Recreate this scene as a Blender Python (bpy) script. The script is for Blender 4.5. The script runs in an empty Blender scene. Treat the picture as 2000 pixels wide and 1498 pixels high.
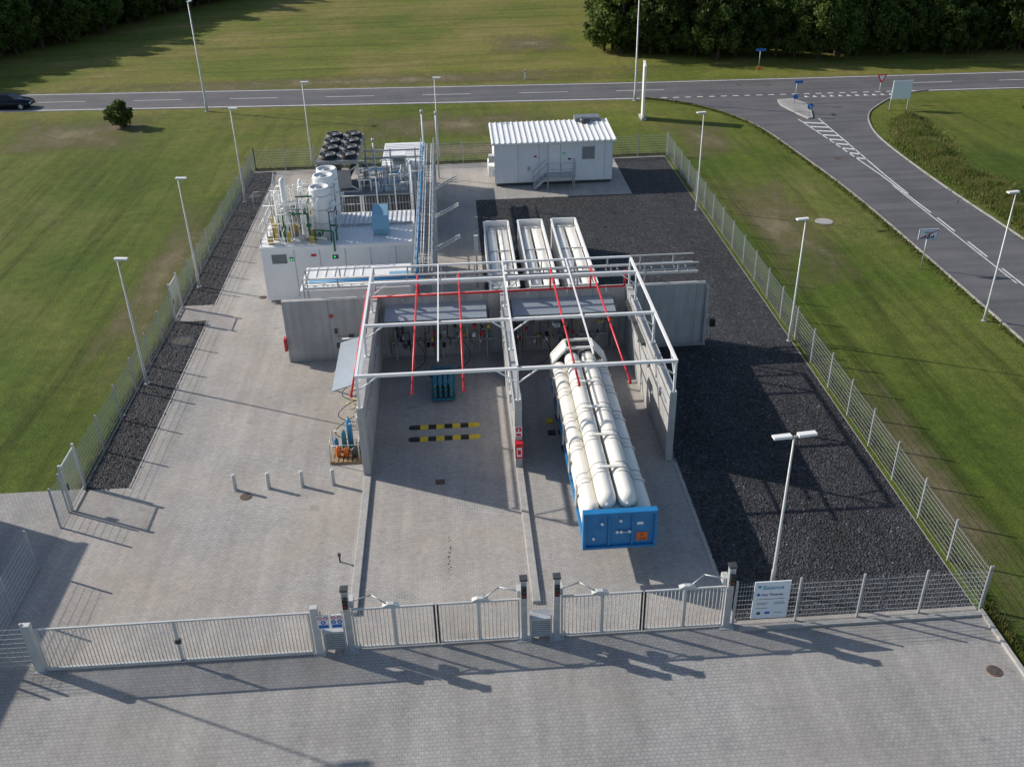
import bpy, math, random
import numpy as np
from mathutils import Vector, Matrix
random.seed(7); rng=np.random.default_rng(7)
S=bpy.context.scene
COL=S.collection
# ------------------------------------------------------------ materials
def new_mat(name):
    m=bpy.data.materials.new(name); m.use_nodes=True
    nt=m.node_tree; b=nt.nodes["Principled BSDF"]; return m,nt,b
def pos(nt,scale=None,rot=0):
    g=nt.nodes.new("ShaderNodeNewGeometry")
    if scale is None: return g.outputs["Position"]
    mp=nt.nodes.new("ShaderNodeMapping"); mp.inputs["Scale"].default_value=scale; mp.inputs["Rotation"].default_value=(0,0,rot)
    nt.links.new(g.outputs["Position"],mp.inputs["Vector"]); return mp.outputs[0]
def noise(nt,vec,scale,detail=4,rough=0.55,dist=0):
    n=nt.nodes.new("ShaderNodeTexNoise"); n.inputs["Scale"].default_value=scale
    n.inputs["Detail"].default_value=detail; n.inputs["Roughness"].default_value=rough
    n.inputs["Distortion"].default_value=dist
    nt.links.new(vec,n.inputs["Vector"]); return n.outputs["Fac"]
def ramp(nt,fac,stops):
    r=nt.nodes.new("ShaderNodeValToRGB"); e=r.color_ramp.elements
    while len(e)<len(stops): e.new(0.5)
    for i,(p,c) in enumerate(stops):
        e[i].position=p; e[i].color=(*c,1) if len(c)==3 else c
    nt.links.new(fac,r.inputs["Fac"]); return r.outputs["Color"]
def mix(nt,fac,a,b,mode='MIX'):
    m=nt.nodes.new("ShaderNodeMix"); m.data_type='RGBA'; m.blend_type=mode
    if isinstance(fac,(int,float)): m.inputs[0].default_value=fac
    else: nt.links.new(fac,m.inputs[0])
    for s,i in ((a,6),(b,7)):
        if isinstance(s,tuple): m.inputs[i].default_value=(*s,1)
        else: nt.links.new(s,m.inputs[i])
    return m.outputs[2]
def bump(nt,b,h,strength=0.3,dist=0.02):
    n=nt.nodes.new("ShaderNodeBump"); n.inputs["Strength"].default_value=strength
    n.inputs["Distance"].default_value=dist
    nt.links.new(h,n.inputs["Height"]); nt.links.new(n.outputs[0],b.inputs["Normal"])
G3=lambda v:(v,v,v)
def simple(name,c,rough=0.5,metal=0.0,var=0.15,scale=2.0,dirt=None):
    m,nt,b=new_mat(name)
    f=noise(nt,pos(nt),scale,5,0.6)
    lo=tuple(x*(1-var) for x in c); hi=tuple(min(1,x*(1+var*0.6)) for x in c)
    col=ramp(nt,f,[(0.3,lo),(0.7,hi)])
    if dirt:
        f2=noise(nt,pos(nt,(3,3,0.6)),1.6,6,0.7)
        col=mix(nt,ramp(nt,f2,[(0.5,G3(0)),(0.75,G3(0.45))]),col,dirt)
    nt.links.new(col,b.inputs["Base Color"])
    b.inputs["Roughness"].default_value=rough; b.inputs["Metallic"].default_value=metal
    return m
WHITE=simple("white_paint",(0.80,0.81,0.82),0.45,0,0.04,1.2,(0.62,0.62,0.60))
WHITE2=simple("white_steel",(0.84,0.84,0.83),0.4,0,0.04,2)
CREAM=simple("cream_tube_paint",(0.82,0.80,0.73),0.33,0,0.03,1.0)
CREAM2=simple("cream_clamp_paint",(0.70,0.67,0.60),0.45,0,0.08,3)
GALV=simple("galvanised_steel",(0.46,0.48,0.50),0.45,0.3,0.2,3)
GALVL=simple("fence_wire",(0.56,0.57,0.56),0.5,0.15,0.1,3)
DGREY=simple("dark_grey_metal",(0.07,0.075,0.08),0.5,0.2,0.2,3)
MGREY=simple("grey_metal",(0.22,0.24,0.26),0.5,0.3,0.2,3)
BLACK=simple("black_rubber",(0.015,0.015,0.016),0.6,0,0.2,4)
RED=simple("red_paint",(0.62,0.022,0.035),0.4,0,0.1,3)
BLUE=simple("blue_paint",(0.015,0.19,0.45),0.4,0,0.15,2)
BLUEP=simple("blue_pipe",(0.04,0.25,0.50),0.45,0,0.15,2)
TEAL=simple("teal_cylinder",(0.03,0.18,0.26),0.45,0,0.15,2)
GREEN=simple("green_pipe",(0.02,0.14,0.06),0.45,0,0.15,2)
YELL=simple("yellow_rubber",(0.70,0.50,0.03),0.6,0,0.15,6)
ORNG=simple("orange_paint",(0.70,0.15,0.02),0.5,0,0.1,4)
WOOD=simple("pallet_wood",(0.33,0.23,0.13),0.8,0,0.3,6)
PANEL=simple("grey_roof_panel",(0.38,0.43,0.48),0.4,0.3,0.1,1.5)
BRASS=simple("brass",(0.45,0.32,0.12),0.4,0.6,0.2,3)
TREAD=simple("manhole_iron",(0.10,0.09,0.08),0.7,0.2,0.4,8)
RUST=simple("rusty_iron",(0.17,0.09,0.055),0.8,0.1,0.4,8)
MCONC=simple("pale_concrete",(0.38,0.37,0.355),0.85,0,0.2,4)
KERBC=simple("road_kerb_concrete",(0.34,0.33,0.31),0.85,0,0.25,2)
PAINTW=simple("road_paint",(0.66,0.66,0.65),0.7,0,0.3,3)
CARP=simple("car_paint",(0.008,0.012,0.022),0.18,0.3,0.1,3)
GLASS=simple("dark_glass",(0.01,0.012,0.015),0.08,0,0.1,3)
BARK=simple("bark",(0.06,0.045,0.03),0.9,0,0.3,5)
SIGNB=simple("sign_blue",(0.02,0.14,0.5),0.5,0,0.05,3)
SIGNW=simple("sign_white",(0.76,0.81,0.86),0.4,0,0.04,3)
TEXTN=simple("sign_navy_ink",(0.03,0.05,0.16),0.5,0,0.05,3)
TEXTT=simple("sign_cyan_ink",(0.05,0.35,0.50),0.5,0,0.05,3)
LTEAL=simple("pale_blue_panel",(0.22,0.42,0.56),0.5,0,0.1,3)
WALLB=simple("building_cladding",(0.45,0.45,0.44),0.6,0,0.1,1)
SOIL=simple("dug_soil",(0.14,0.10,0.06),0.95,0,0.3,3)
def led(name,c,s):
    m,nt,b=new_mat(name); b.inputs["Base Color"].default_value=(*c,1)
    b.inputs["Emission Color"].default_value=(*c,1); b.inputs["Emission Strength"].default_value=s
    return m
LEDG=led("green_led",(0.0,0.7,0.15),1.2); LEDR=simple("red_lens",(0.35,0.02,0.02),0.3)

def mk_concrete():
    m,nt,b=new_mat("concrete"); p=pos(nt)
    a=ramp(nt,noise(nt,p,0.7,6,0.65),[(0.3,(0.36,0.365,0.37)),(0.7,(0.50,0.50,0.49))])
    st=ramp(nt,noise(nt,pos(nt,(2.5,2.5,0.25)),1.5,5,0.6),[(0.45,G3(0)),(0.8,G3(0.75))])
    c=mix(nt,st,a,(0.28,0.28,0.27))
    br=nt.nodes.new("ShaderNodeTexBrick"); br.offset=0
    sx=nt.nodes.new("ShaderNodeSeparateXYZ"); nt.links.new(p,sx.inputs[0])
    ad=nt.nodes.new("ShaderNodeMath"); nt.links.new(sx.outputs[0],ad.inputs[0]); nt.links.new(sx.outputs[1],ad.inputs[1])
    cb=nt.nodes.new("ShaderNodeCombineXYZ"); nt.links.new(ad.outputs[0],cb.inputs[0]); nt.links.new(sx.outputs[2],cb.inputs[1])
    nt.links.new(cb.outputs[0],br.inputs["Vector"])
    br.inputs["Scale"].default_value=1; br.inputs["Brick Width"].default_value=2.7; br.inputs["Row Height"].default_value=6
    br.inputs["Mortar Size"].default_value=0.014
    br.inputs["Color1"].default_value=(1,1,1,1); br.inputs["Color2"].default_value=(.90,.90,.90,1); br.inputs["Mortar"].default_value=(.5,.5,.5,1)
    c=mix(nt,1.0,c,br.outputs["Color"],'MULTIPLY')
    # base colour gets evenly darker towards the foot of the wall
    mr=nt.nodes.new("ShaderNodeMapRange"); mr.inputs[1].default_value=0.0; mr.inputs[2].default_value=0.5; mr.inputs[3].default_value=0.78; mr.inputs[4].default_value=1.0
    nt.links.new(sx.outputs[2],mr.inputs[0])
    c=mix(nt,1.0,c,mr.outputs[0],'MULTIPLY')
    nt.links.new(c,b.inputs["Base Color"]); b.inputs["Roughness"].default_value=0.85
    bump(nt,b,noise(nt,p,14,4),0.25,0.01); return m
CONC=mk_concrete()
def mk_pavers(name,c1,c2,mort,stain,bw,rh,rot=0,ms=0.011):
    m,nt,b=new_mat(name)
    g=nt.nodes.new("ShaderNodeNewGeometry"); mp=nt.nodes.new("ShaderNodeMapping")
    mp.inputs["Rotation"].default_value=(0,0,rot); nt.links.new(g.outputs["Position"],mp.inputs["Vector"])
    v=mp.outputs[0]; p=g.outputs["Position"]
    br=nt.nodes.new("ShaderNodeTexBrick"); nt.links.new(v,br.inputs["Vector"])
    br.inputs["Scale"].default_value=1; br.inputs["Brick Width"].default_value=bw; br.inputs["Row Height"].default_value=rh
    br.inputs["Mortar Size"].default_value=ms; br.inputs["Mortar Smooth"].default_value=0.4
    br.inputs["Color1"].default_value=(*c1,1); br.inputs["Color2"].default_value=(*c2,1); br.inputs["Mortar"].default_value=(*mort,1)
    f=ramp(nt,noise(nt,p,0.13,7,0.66,0.4),[(0.40,G3(0)),(0.70,G3(0.75))])
    c=mix(nt,f,br.outputs["Color"],stain)
    l=ramp(nt,noise(nt,p,0.35,6,0.65),[(0.3,G3(0.84)),(0.7,G3(1.1))])
    c=mix(nt,1.0,c,l,'MULTIPLY')
    l3=ramp(nt,noise(nt,pos(nt,(1.6,0.07,1)),1.0,4,0.6),[(0.35,G3(0.90)),(0.65,G3(1.06))])
    c=mix(nt,1.0,c,l3,'MULTIPLY')
    l2=ramp(nt,noise(nt,p,5.0,3,0.7),[(0.3,G3(0.88)),(0.7,G3(1.1))])
    c=mix(nt,1.0,c,l2,'MULTIPLY')
    sp=ramp(nt,noise(nt,p,1.3,2,0.4),[(0.68,G3(1)),(0.76,G3(0.80))])
    c=mix(nt,1.0,c,sp,'MULTIPLY')
    nt.links.new(c,b.inputs["Base Color"]); b.inputs["Roughness"].default_value=0.88
    bump(nt,b,br.outputs["Fac"],-0.5,0.005); return m
PAVE=mk_pavers("paving_blocks",(0.42,0.405,0.39),(0.355,0.345,0.335),(0.20,0.195,0.19),(0.43,0.375,0.315),0.20,0.10)
PAVE2=mk_pavers("paving_blocks_apron",(0.350,0.347,0.342),(0.300,0.298,0.295),(0.18,0.18,0.18),(0.34,0.315,0.285),0.165,0.14)
def mk_gravel():
    m,nt,b=new_mat("dark_gravel"); p=pos(nt)
    v=nt.nodes.new("ShaderNodeTexVoronoi"); v.inputs["Scale"].default_value=13; nt.links.new(p,v.inputs["Vector"])
    c=ramp(nt,v.outputs["Color"],[(0.15,(0.009,0.010,0.012)),(0.5,(0.026,0.027,0.032)),(0.88,(0.062,0.063,0.071)),(0.98,(0.24,0.24,0.25))])
    c=mix(nt,1.0,c,ramp(nt,noise(nt,p,1.1,6,0.75),[(0.3,G3(0.65)),(0.7,G3(1.3))]),'MULTIPLY')
    c=mix(nt,1.0,c,ramp(nt,noise(nt,pos(nt,(1,0.25,1)),0.4,4,0.6),[(0.35,G3(0.8)),(0.65,G3(1.25))]),'MULTIPLY')
    nt.links.new(c,b.inputs["Base Color"]); b.inputs["Roughness"].default_value=0.8
    bump(nt,b,v.outputs["Distance"],1.0,0.07); return m
GRAV=mk_gravel()
def mk_asphalt():
    m,nt,b=new_mat("asphalt"); p=pos(nt)
    c=ramp(nt,noise(nt,p,0.25,6,0.65),[(0.3,(0.086,0.086,0.094)),(0.7,(0.128,0.126,0.132))])
    c=mix(nt,1.0,c,ramp(nt,noise(nt,p,12,3,0.7),[(0.3,G3(0.8)),(0.7,G3(1.2))]),'MULTIPLY')
    c=mix(nt,1.0,c,ramp(nt,noise(nt,pos(nt,(0.05,1.2,1)),1.0,4,0.6),[(0.35,G3(0.80)),(0.65,G3(1.12))]),'MULTIPLY')
    nt.links.new(c,b.inputs["Base Color"]); b.inputs["Roughness"].default_value=0.85
    bump(nt,b,noise(nt,p,40,2),0.3,0.01); return m
ASPH=mk_asphalt()
def mk_grass():
    m,nt,b=new_mat("mown_grass"); p=pos(nt)
    big=noise(nt,p,0.05,7,0.7,0.8)
    c=ramp(nt,big,[(0.30,(0.060,0.095,0.014)),(0.46,(0.085,0.125,0.018)),(0.57,(0.115,0.142,0.028)),(0.70,(0.165,0.155,0.055))])
    sx=nt.nodes.new("ShaderNodeSeparateXYZ"); nt.links.new(p,sx.inputs[0])
    mr=nt.nodes.new("ShaderNodeMapRange"); mr.inputs[1].default_value=72; mr.inputs[2].default_value=106
    nt.links.new(sx.outputs[1],mr.inputs[0])
    n2=noise(nt,p,0.06,8,0.72,0.5)
    dry=ramp(nt,n2,[(0.32,(0.10,0.140,0.020)),(0.47,(0.155,0.170,0.032)),(0.60,(0.225,0.195,0.062)),(0.72,(0.29,0.23,0.10))])
    mm=nt.nodes.new("ShaderNodeMath"); mm.operation='MULTIPLY'; mm.inputs[1].default_value=0.9
    nt.links.new(mr.outputs[0],mm.inputs[0])
    c=mix(nt,mm.outputs[0],c,dry)
    s1=ramp(nt,noise(nt,pos(nt,(0.75,0.035,1),0.12),1.0,6,0.7,0.8),[(0.32,G3(0.58)),(0.5,G3(1.0)),(0.7,G3(1.25))])
    s2=ramp(nt,noise(nt,pos(nt,(0.03,0.5,1),-0.12),1.0,6,0.7,0.8),[(0.32,G3(0.68)),(0.5,G3(1.0)),(0.7,G3(1.2))])
    c=mix(nt,1.0,c,mix(nt,mr.outputs[0],s1,s2),'MULTIPLY')
    c=mix(nt,1.0,c,ramp(nt,noise(nt,p,1.2,7,0.8),[(0.3,G3(0.68)),(0.7,G3(1.28))]),'MULTIPLY')
    c=mix(nt,1.0,c,ramp(nt,noise(nt,p,8,4,0.8),[(0.3,G3(0.6)),(0.7,G3(1.38))]),'MULTIPLY')
    nt.links.new(c,b.inputs["Base Color"]); b.inputs["Roughness"].default_value=0.9
    b.inputs["Specular IOR Level"].default_value=0.15
    bump(nt,b,noise(nt,p,9,5,0.8),1.0,0.09); return m
GRASS=mk_grass()
def mk_bare():
    m,nt,b=new_mat("bare_verge"); p=pos(nt)
    c=ramp(nt,noise(nt,p,0.5,6,0.7),[(0.3,(0.11,0.115,0.030)),(0.5,(0.165,0.14,0.065)),(0.7,(0.22,0.18,0.11))])
    c=mix(nt,1.0,c,ramp(nt,noise(nt,p,9,4,0.8),[(0.3,G3(0.75)),(0.7,G3(1.25))]),'MULTIPLY')
    nt.links.new(c,b.inputs["Base Color"]); b.inputs["Roughness"].default_value=0.9
    bump(nt,b,noise(nt,p,11,5,0.8),0.8,0.05)
    tc=nt.nodes.new("ShaderNodeTexCoord"); s=nt.nodes.new("ShaderNodeSeparateXYZ"); nt.links.new(tc.outputs["Generated"],s.inputs[0])
    def edge(o):
        a=nt.nodes.new("ShaderNodeMath"); a.operation='PINGPONG'; a.inputs[1].default_value=0.5; nt.links.new(o,a.inputs[0]); return a.outputs[0]
    mn=nt.nodes.new("ShaderNodeMath"); mn.operation='MINIMUM'
    nt.links.new(edge(s.outputs[0]),mn.inputs[0]); nt.links.new(edge(s.outputs[1]),mn.inputs[1])
    mu=nt.nodes.new("ShaderNodeMath"); mu.operation='MULTIPLY_ADD'; mu.inputs[1].default_value=3.0
    nz=nt.nodes.new("ShaderNodeMath"); nz.operation='MULTIPLY_ADD'; nz.inputs[1].default_value=2.6; nz.inputs[2].default_value=-1.75
    nt.links.new(noise(nt,pos(nt,(1.2,0.5,1)),0.45,9,0.8),nz.inputs[0])
    nt.links.new(mn.outputs[0],mu.inputs[0]); nt.links.new(nz.outputs[0],mu.inputs[2])
    cl=nt.nodes.new("ShaderNodeMath"); cl.operation='MULTIPLY'; cl.inputs[1].default_value=0.9; cl.use_clamp=True
    nt.links.new(mu.outputs[0],cl.inputs[0]); nt.links.new(cl.outputs[0],b.inputs["Alpha"])
    return m
BARE=mk_bare()
def mk_leaf(name,a,bb):
    m,nt,b=new_mat(name); p=pos(nt)
    c=ramp(nt,noise(nt,p,0.5,3,0.6),[(0.3,a),(0.7,bb)])
    oi=nt.nodes.new("ShaderNodeObjectInfo")
    c=mix(nt,1.0,c,ramp(nt,oi.outputs["Random"],[(0,G3(0.7)),(1,G3(1.3))]),'MULTIPLY')
    nt.links.new(c,b.inputs["Base Color"]); b.inputs["Roughness"].default_value=0.6
    b.inputs["Specular IOR Level"].default_value=0.25
    tr=nt.nodes.new("ShaderNodeBsdfTranslucent"); nt.links.new(c,tr.inputs["Color"])
    ms=nt.nodes.new("ShaderNodeMixShader"); ms.inputs[0].default_value=0.4
    out=[n for n in nt.nodes if n.type=='OUTPUT_MATERIAL'][0]
    nt.links.new(b.outputs[0],ms.inputs[1]); nt.links.new(tr.outputs[0],ms.inputs[2]); nt.links.new(ms.outputs[0],out.inputs[0])
    return m
LEAF=mk_leaf("leaves",(0.042,0.082,0.014),(0.080,0.12,0.024))
LEAF2=mk_leaf("leaves_light",(0.080,0.12,0.022),(0.12,0.155,0.038))
BLADE=mk_leaf("tall_grass_blades",(0.09,0.14,0.025),(0.21,0.20,0.07))
BLADE2=mk_leaf("verge_grass_blades",(0.08,0.115,0.02),(0.16,0.15,0.05))

# ------------------------------------------------------------ mesh builder
class M:
    def __init__(s): s.v=[];s.f=[];s.mi=[];s.sm=[];s.mats=[]
    def m(s,mat):
        if mat not in s.mats: s.mats.append(mat)
        return s.mats.index(mat)
    def face(s,idx,mat,smooth=False): s.f.append(tuple(idx)); s.mi.append(s.m(mat)); s.sm.append(smooth)
    def box(s,x0,x1,y0,y1,z0,z1,mat):
        b=len(s.v); s.v+=[(x,y,z) for z in(z0,z1) for y in(y0,y1) for x in(x0,x1)]
        for q in ((0,2,3,1),(4,5,7,6),(0,1,5,4),(1,3,7,5),(3,2,6,7),(2,0,4,6)): s.face([b+i for i in q],mat)
        return s
    def hexa(s,pts,mat):
        b=len(s.v); s.v+=[tuple(p) for p in pts]
        for q in ((3,2,1,0),(4,5,6,7),(0,1,5,4),(1,2,6,5),(2,3,7,6),(3,0,4,7)): s.face([b+i for i in q],mat)
    def beam(s,p,q,w,h,mat):
        p=Vector(p);q=Vector(q);d=(q-p).normalized()
        up=Vector((0,0,1)) if abs(d.z)<0.95 else Vector((0,1,0))
        r=d.cross(up).normalized(); u=r.cross(d)
        c=[(-w/2,-h/2),(w/2,-h/2),(w/2,h/2),(-w/2,h/2)]
        b=len(s.v)
        for e in (p,q): s.v+=[tuple(e+r*a+u*bb) for a,bb in c]
        for i in range(4):
            j=(i+1)%4; s.face([b+i,b+j,b+4+j,b+4+i],mat)
        s.face([b+3,b+2,b+1,b],mat); s.face([b+4,b+5,b+6,b+7],mat)
        return s
    def lathe(s,p,q,prof,mat,n=12,smooth=True,capa=True,capb=True):
        p=Vector(p);d=(Vector(q)-p).normalized()
        up=Vector((0,0,1)) if abs(d.z)<0.95 else Vector((1,0,0))
        r=d.cross(up).normalized();u=r.cross(d); b=len(s.v)
        for t,rad in prof:
            for i in range(n):
                a=2*math.pi*i/n; s.v.append(tuple(p+d*t+(r*math.cos(a)+u*math.sin(a))*rad))
        for k in range(len(prof)-1):
            for i in range(n):
                j=(i+1)%n; s.face([b+k*n+i,b+k*n+j,b+(k+1)*n+j,b+(k+1)*n+i],mat,smooth)
        if capa: s.face([b+i for i in range(n)][::-1],mat)
        if capb: s.face([b+(len(prof)-1)*n+i for i in range(n)],mat)
        return s
    def cyl(s,p,q,r,mat,n=8,r2=None):
        L=(Vector(q)-Vector(p)).length
        return s.lathe(p,q,[(0,r),(L,r if r2 is None else r2)],mat,n)
    def pipe(s,pts,r,mat,n=6):
        for a,b in zip(pts[:-1],pts[1:]): s.cyl(a,b,r,mat,n)
        return s
    def wire(s,p,q,r,mat):
        return s.lathe(p,q,[(0,r),((Vector(q)-Vector(p)).length,r)],mat,3,False,False,False)
    def poly(s,pts,z,mat):
        b=len(s.v); s.v+=[(x,y,z) for x,y in pts]; s.face(list(range(b,b+len(pts))),mat); return s
    def strip(s,pts,w,z,mat):
        b=len(s.v)
        for i,p in enumerate(pts):
            a=Vector(pts[max(0,i-1)]);c=Vector(pts[min(len(pts)-1,i+1)]);d=(c-a).normalized();n=Vector((-d.y,d.x))
            s.v.append((p[0]+n.x*w/2,p[1]+n.y*w/2,z)); s.v.append((p[0]-n.x*w/2,p[1]-n.y*w/2,z))
        for i in range(len(pts)-1): s.face([b+2*i+1,b+2*i+3,b+2*i+2,b+2*i],mat)
        return s
    def obj(s,name,parent=None,bevel=0):
        v=np.array(s.v); o=np.array([(v[:,0].min()+v[:,0].max())/2,(v[:,1].min()+v[:,1].max())/2,v[:,2].min()])
        me=bpy.data.meshes.new(name); me.from_pydata([tuple(x) for x in (v-o)],[],s.f)
        for m in s.mats: me.materials.append(m)
        me.polygons.foreach_set("material_index",s.mi); me.polygons.foreach_set("use_smooth",s.sm); me.update()
        ob=bpy.data.objects.new(name,me); ob.location=o; COL.objects.link(ob)
        if bevel:
            b=ob.modifiers.new("bevel",'BEVEL'); b.width=bevel; b.segments=2; b.limit_method='ANGLE'; b.angle_limit=math.radians(50)
        if parent: par(ob,parent)
        return ob
def par(ob,e):
    bpy.context.view_layer.update()
    ob.parent=e; ob.matrix_parent_inverse=e.matrix_world.inverted()
def empty(name,loc):
    e=bpy.data.objects.new(name,None); e.location=loc; e.empty_display_size=0.5; COL.objects.link(e)
    bpy.context.view_layer.update(); return e
def text(body,loc,size,mat,name,parent,rot=(math.pi/2,0,0),align='LEFT'):
    c=bpy.data.curves.new(name,'FONT'); c.body=body; c.size=size; c.extrude=0.002; c.align_x=align
    c.materials.append(mat); o=bpy.data.objects.new(name,c); o.location=loc; o.rotation_euler=rot
    COL.objects.link(o); par(o,parent); return o

# ------------------------------------------------------------ ground
g=M(); g.poly([(-900,-600),(900,-600),(900,1500),(-900,1500)],0,GRASS); g.obj("grass_ground")
p=M(); p.poly([(-16.4,24),(17.4,24),(17.4,77.6),(-16.4,77.6)],0.008,PAVE); p.obj("block_paving")
p=M(); p.poly([(-60,-30),(17.4,-30),(17.4,23.998),(-60,23.998)],0.008,PAVE2)
p.poly([(-60,24),(-16.402,24),(-16.402,34.2),(-60,34.2)],0.008,PAVE2); p.obj("apron_paving")
gr=M()
for x0,x1,y0,y1 in ((-16.35,-14.5,34.1,50.1),(-16.35,-14.5,52.2,77.3),(8.95,17.35,24.15,44.3),(12.75,17.35,44.3,46),(1.4,17.35,46,68.5),(13.1,17.35,68.5,77.3)):
    gr.poly([(x0,y0),(x1,y0),(x1,y1),(x0,y1)],0.014,GRAV)
gr.obj("gravel_bed")
st=M()
for _ in range(16000):
    k=random.random()
    if k<0.15: x=random.uniform(-16.3,-14.38);y=random.choice((random.uniform(34,50.1),random.uniform(52.2,77)))
    elif k<0.72: x=random.uniform(8.85,17.3);y=random.uniform(24.3,44)
    else: x=random.uniform(1.3,17.3);y=random.uniform(46,68.6)
    r=random.uniform(0.02,0.055); a=random.random()*3
    b=len(st.v); z=0.014
    for i in range(4): st.v.append((x+r*math.cos(a+i*1.57),y+r*math.sin(a+i*1.57),z))
    st.v.append((x,y,z+r*0.9))
    for i in range(4): st.face([b+i,b+(i+1)%4,b+4],GRAV)
st.obj("loose_gravel")
k=M()
for x0,x1,y0,y1,h in ((17.4,17.55,-30,23.9,0.12),(8.9,17.5,23.62,23.77,0.1),(8.78,8.9,24.1,33.6,0.05),(-14.5,-14.42,34.1,50.1,0.03),(-14.5,-14.42,52.2,77.3,0.03)):
    k.box(x0,x1,y0,y1,0,h,MCONC)
k.obj("kerb_edging",bevel=0.01)
k=M()
for x in (-4.4,2.1): k.box(x-0.13,x+0.17,25.6,33.88,0,0.14,MCONC)
k.obj("bay_kerb",bevel=0.02)
for (x0,x1,y0,y1) in ((17.8,26,46,76),(-15,18,78.0,85),(17.7,21,20,44),(-21,-16.6,38,76),(-15,15,83,96),(-60,40,104.5,113),(17.7,26,74,90),(-46,-24,82,100),(2,19,118,135)):
    q=M(); q.poly([(x0,y0),(x1,y0),(x1,y1),(x0,y1)],0.004,BARE)
    q.obj("bare_soil_verge")
# ------------------------------------------------------------ roads
cl=[(-220,119),(-120,110),(-48,104.6),(-15,102.3),(19,100.1),(40,99.4),(62,98.7),(120,96.5),(300,90)]
def off(pts,d):
    out=[]
    for i,pp in enumerate(pts):
        a=Vector(pts[max(0,i-1)]);c=Vector(pts[min(len(pts)-1,i+1)]);t=(c-a).normalized();n=Vector((-t.y,t.x))
        out.append((pp[0]+n.x*d,pp[1]+n.y*d))
    return out
def interp(pts,x):
    for a,b in zip(pts[:-1],pts[1:]):
        if a[0]<=x<=b[0]:
            return a[1]+(b[1]-a[1])*(x-a[0])/(b[0]-a[0])
rd=M(); rd.strip(cl,7.6,0.008,ASPH); rd.obj("main_road")
sl=[(19.5,96.6),(22.6,94.8),(24.6,92.3),(26.3,89.4),(27.8,84.7),(28.5,76.7),(29.2,68.1),(29.4,58.6),(29.4,43.1),(29.4,-40)]
sr=[(48,96.0),(44,94.3),(41.4,91.6),(38.6,88.1),(36.9,82.6),(36.4,77.1),(36.3,66.6),(36.7,56.8),(36.8,43.1),(36.8,-40)]
def smooth(pts,it=2):
    for _ in range(it):
        o=[pts[0]]
        for a,b in zip(pts[:-1],pts[1:]): o+=[(a[0]*.75+b[0]*.25,a[1]*.75+b[1]*.25),(a[0]*.25+b[0]*.75,a[1]*.25+b[1]*.75)]
        pts=o+[pts[-1]]
    return pts
sl=smooth(sl);sr=smooth(sr)
sd=M()
for a in sl: sd.v.append((*a,0.012))
for a in sr: sd.v.append((*a,0.012))
n=len(sl)
for i in range(n-1): sd.face([i,i+1,n+i+1,n+i],ASPH)
sd.obj("side_road")
mk=M(); z=0.017
def along(x0,x1,d,w):
    xs=np.linspace(x0,x1,max(2,int((x1-x0)/6)+2)); base=off(cl,d)
    mk.strip([(x,interp(base,x)) for x in xs],w,z,PAINTW)
along(-150,19.5,-3.35,0.24); along(-150,200,3.35,0.2); along(48,200,-3.35,0.2)
x=-153
while x<200:
    if not (21<x<46): along(x,x+5,0,0.14)
    x+=10
x=21
while x<47: along(x,x+0.6,-3.35,0.24); x+=1.2
x=35
while x<46:
    y=interp(off(cl,-4.4),x); mk.poly([(x,y-0.35),(x+0.5,y-0.35),(x+0.25,y+0.3)],z,PAINTW); x+=0.85
def line(pts,w=0.14): mk.strip(pts,w,z,PAINTW)
line([(31.8,87),(32.3,80),(32.85,70.5),(33.0,62)],0.12); line([(33.7,87),(33.5,80),(33.15,70.5),(33.1,66)],0.12)
for i in range(9):
    y=85.6-i*1.35; f=(87-y)/17
    xl=31.85+f*0.95; xr=33.65-f*0.45
    mk.poly([(xl,y),(xr,y-0.5),(xr,y-0.12),(xl,y+0.38)],z,PAINTW)
y=61
while y>-30: line([(33.0,y),(33.0,y-2.6)],0.12); y-=4.4
line([(32.75,68),(32.75,50)],0.09)
mk.obj("road_markings")
isl=M()
pts=[(32.0,94.0),(33.6,94.2),(34.3,92.2),(33.9,89.5),(33.2,87.1),(32.7,86.9),(32.3,88.5),(31.7,92)]
b=len(isl.v)
for zz in (0.0,0.12):
    for a in pts: isl.v.append((*a,zz))
n=len(pts)
for i in range(n): isl.face([b+(i+1)%n,b+i,b+n+i,b+n+(i+1)%n],MCONC)
isl.face([b+n+i for i in range(n)][::-1],MCONC)
cx=sum(a[0] for a in pts)/n; cy=sum(a[1] for a in pts)/n
isl.poly([(cx+(a[0]-cx)*0.8,cy+(a[1]-cy)*0.88) for a in pts][::-1],0.124,PAVE2)
isl.obj("traffic_island")
kb=M()
for pl,d in ((sl,-0.06),(sr,0.06)):
    o=off(pl,d)
    for a,c in zip(o[:-1],o[1:]): kb.beam((a[0],a[1],0.03),(c[0],c[1],0.03),0.11,0.12,KERBC)
kb.obj("road_kerb")

# ------------------------------------------------------------ concrete walls
w=M(); w.box(-9.1,12.6,44.6,44.9,0,3.47,CONC); w.box(12.6,12.75,44.45,45.0,0,3.3,CONC)
e=empty("concrete_blast_wall",(1.7,44.7,0)); w.obj("wall_panel",e,0.015)
d=M()
d.box(-9.22,-9.1,44.4,44.75,0.75,1.45,RED)
d.box(-6.6,-6.45,44.5,44.6,1.6,1.85,DGREY); d.box(-5.9,-5.65,44.5,44.6,1.2,1.5,DGREY); d.box(-5.35,-5.1,44.5,44.6,1.2,1.5,DGREY); d.box(-6.75,-6.6,44.5,44.6,2.5,2.65,RED)
d.box(-4.9,-4.7,44.48,44.6,1.1,1.55,MGREY)
d.pipe([(-6.5,44.55,1.6),(-6.5,44.55,1.38),(-4.6,44.55,1.38)],0.02,GALV)
d.box(13.0,13.25,44.6,44.85,0.9,1.3,BLACK); d.cyl((13.1,44.7,0),(13.1,44.7,1.0),0.04,GALV)
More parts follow.
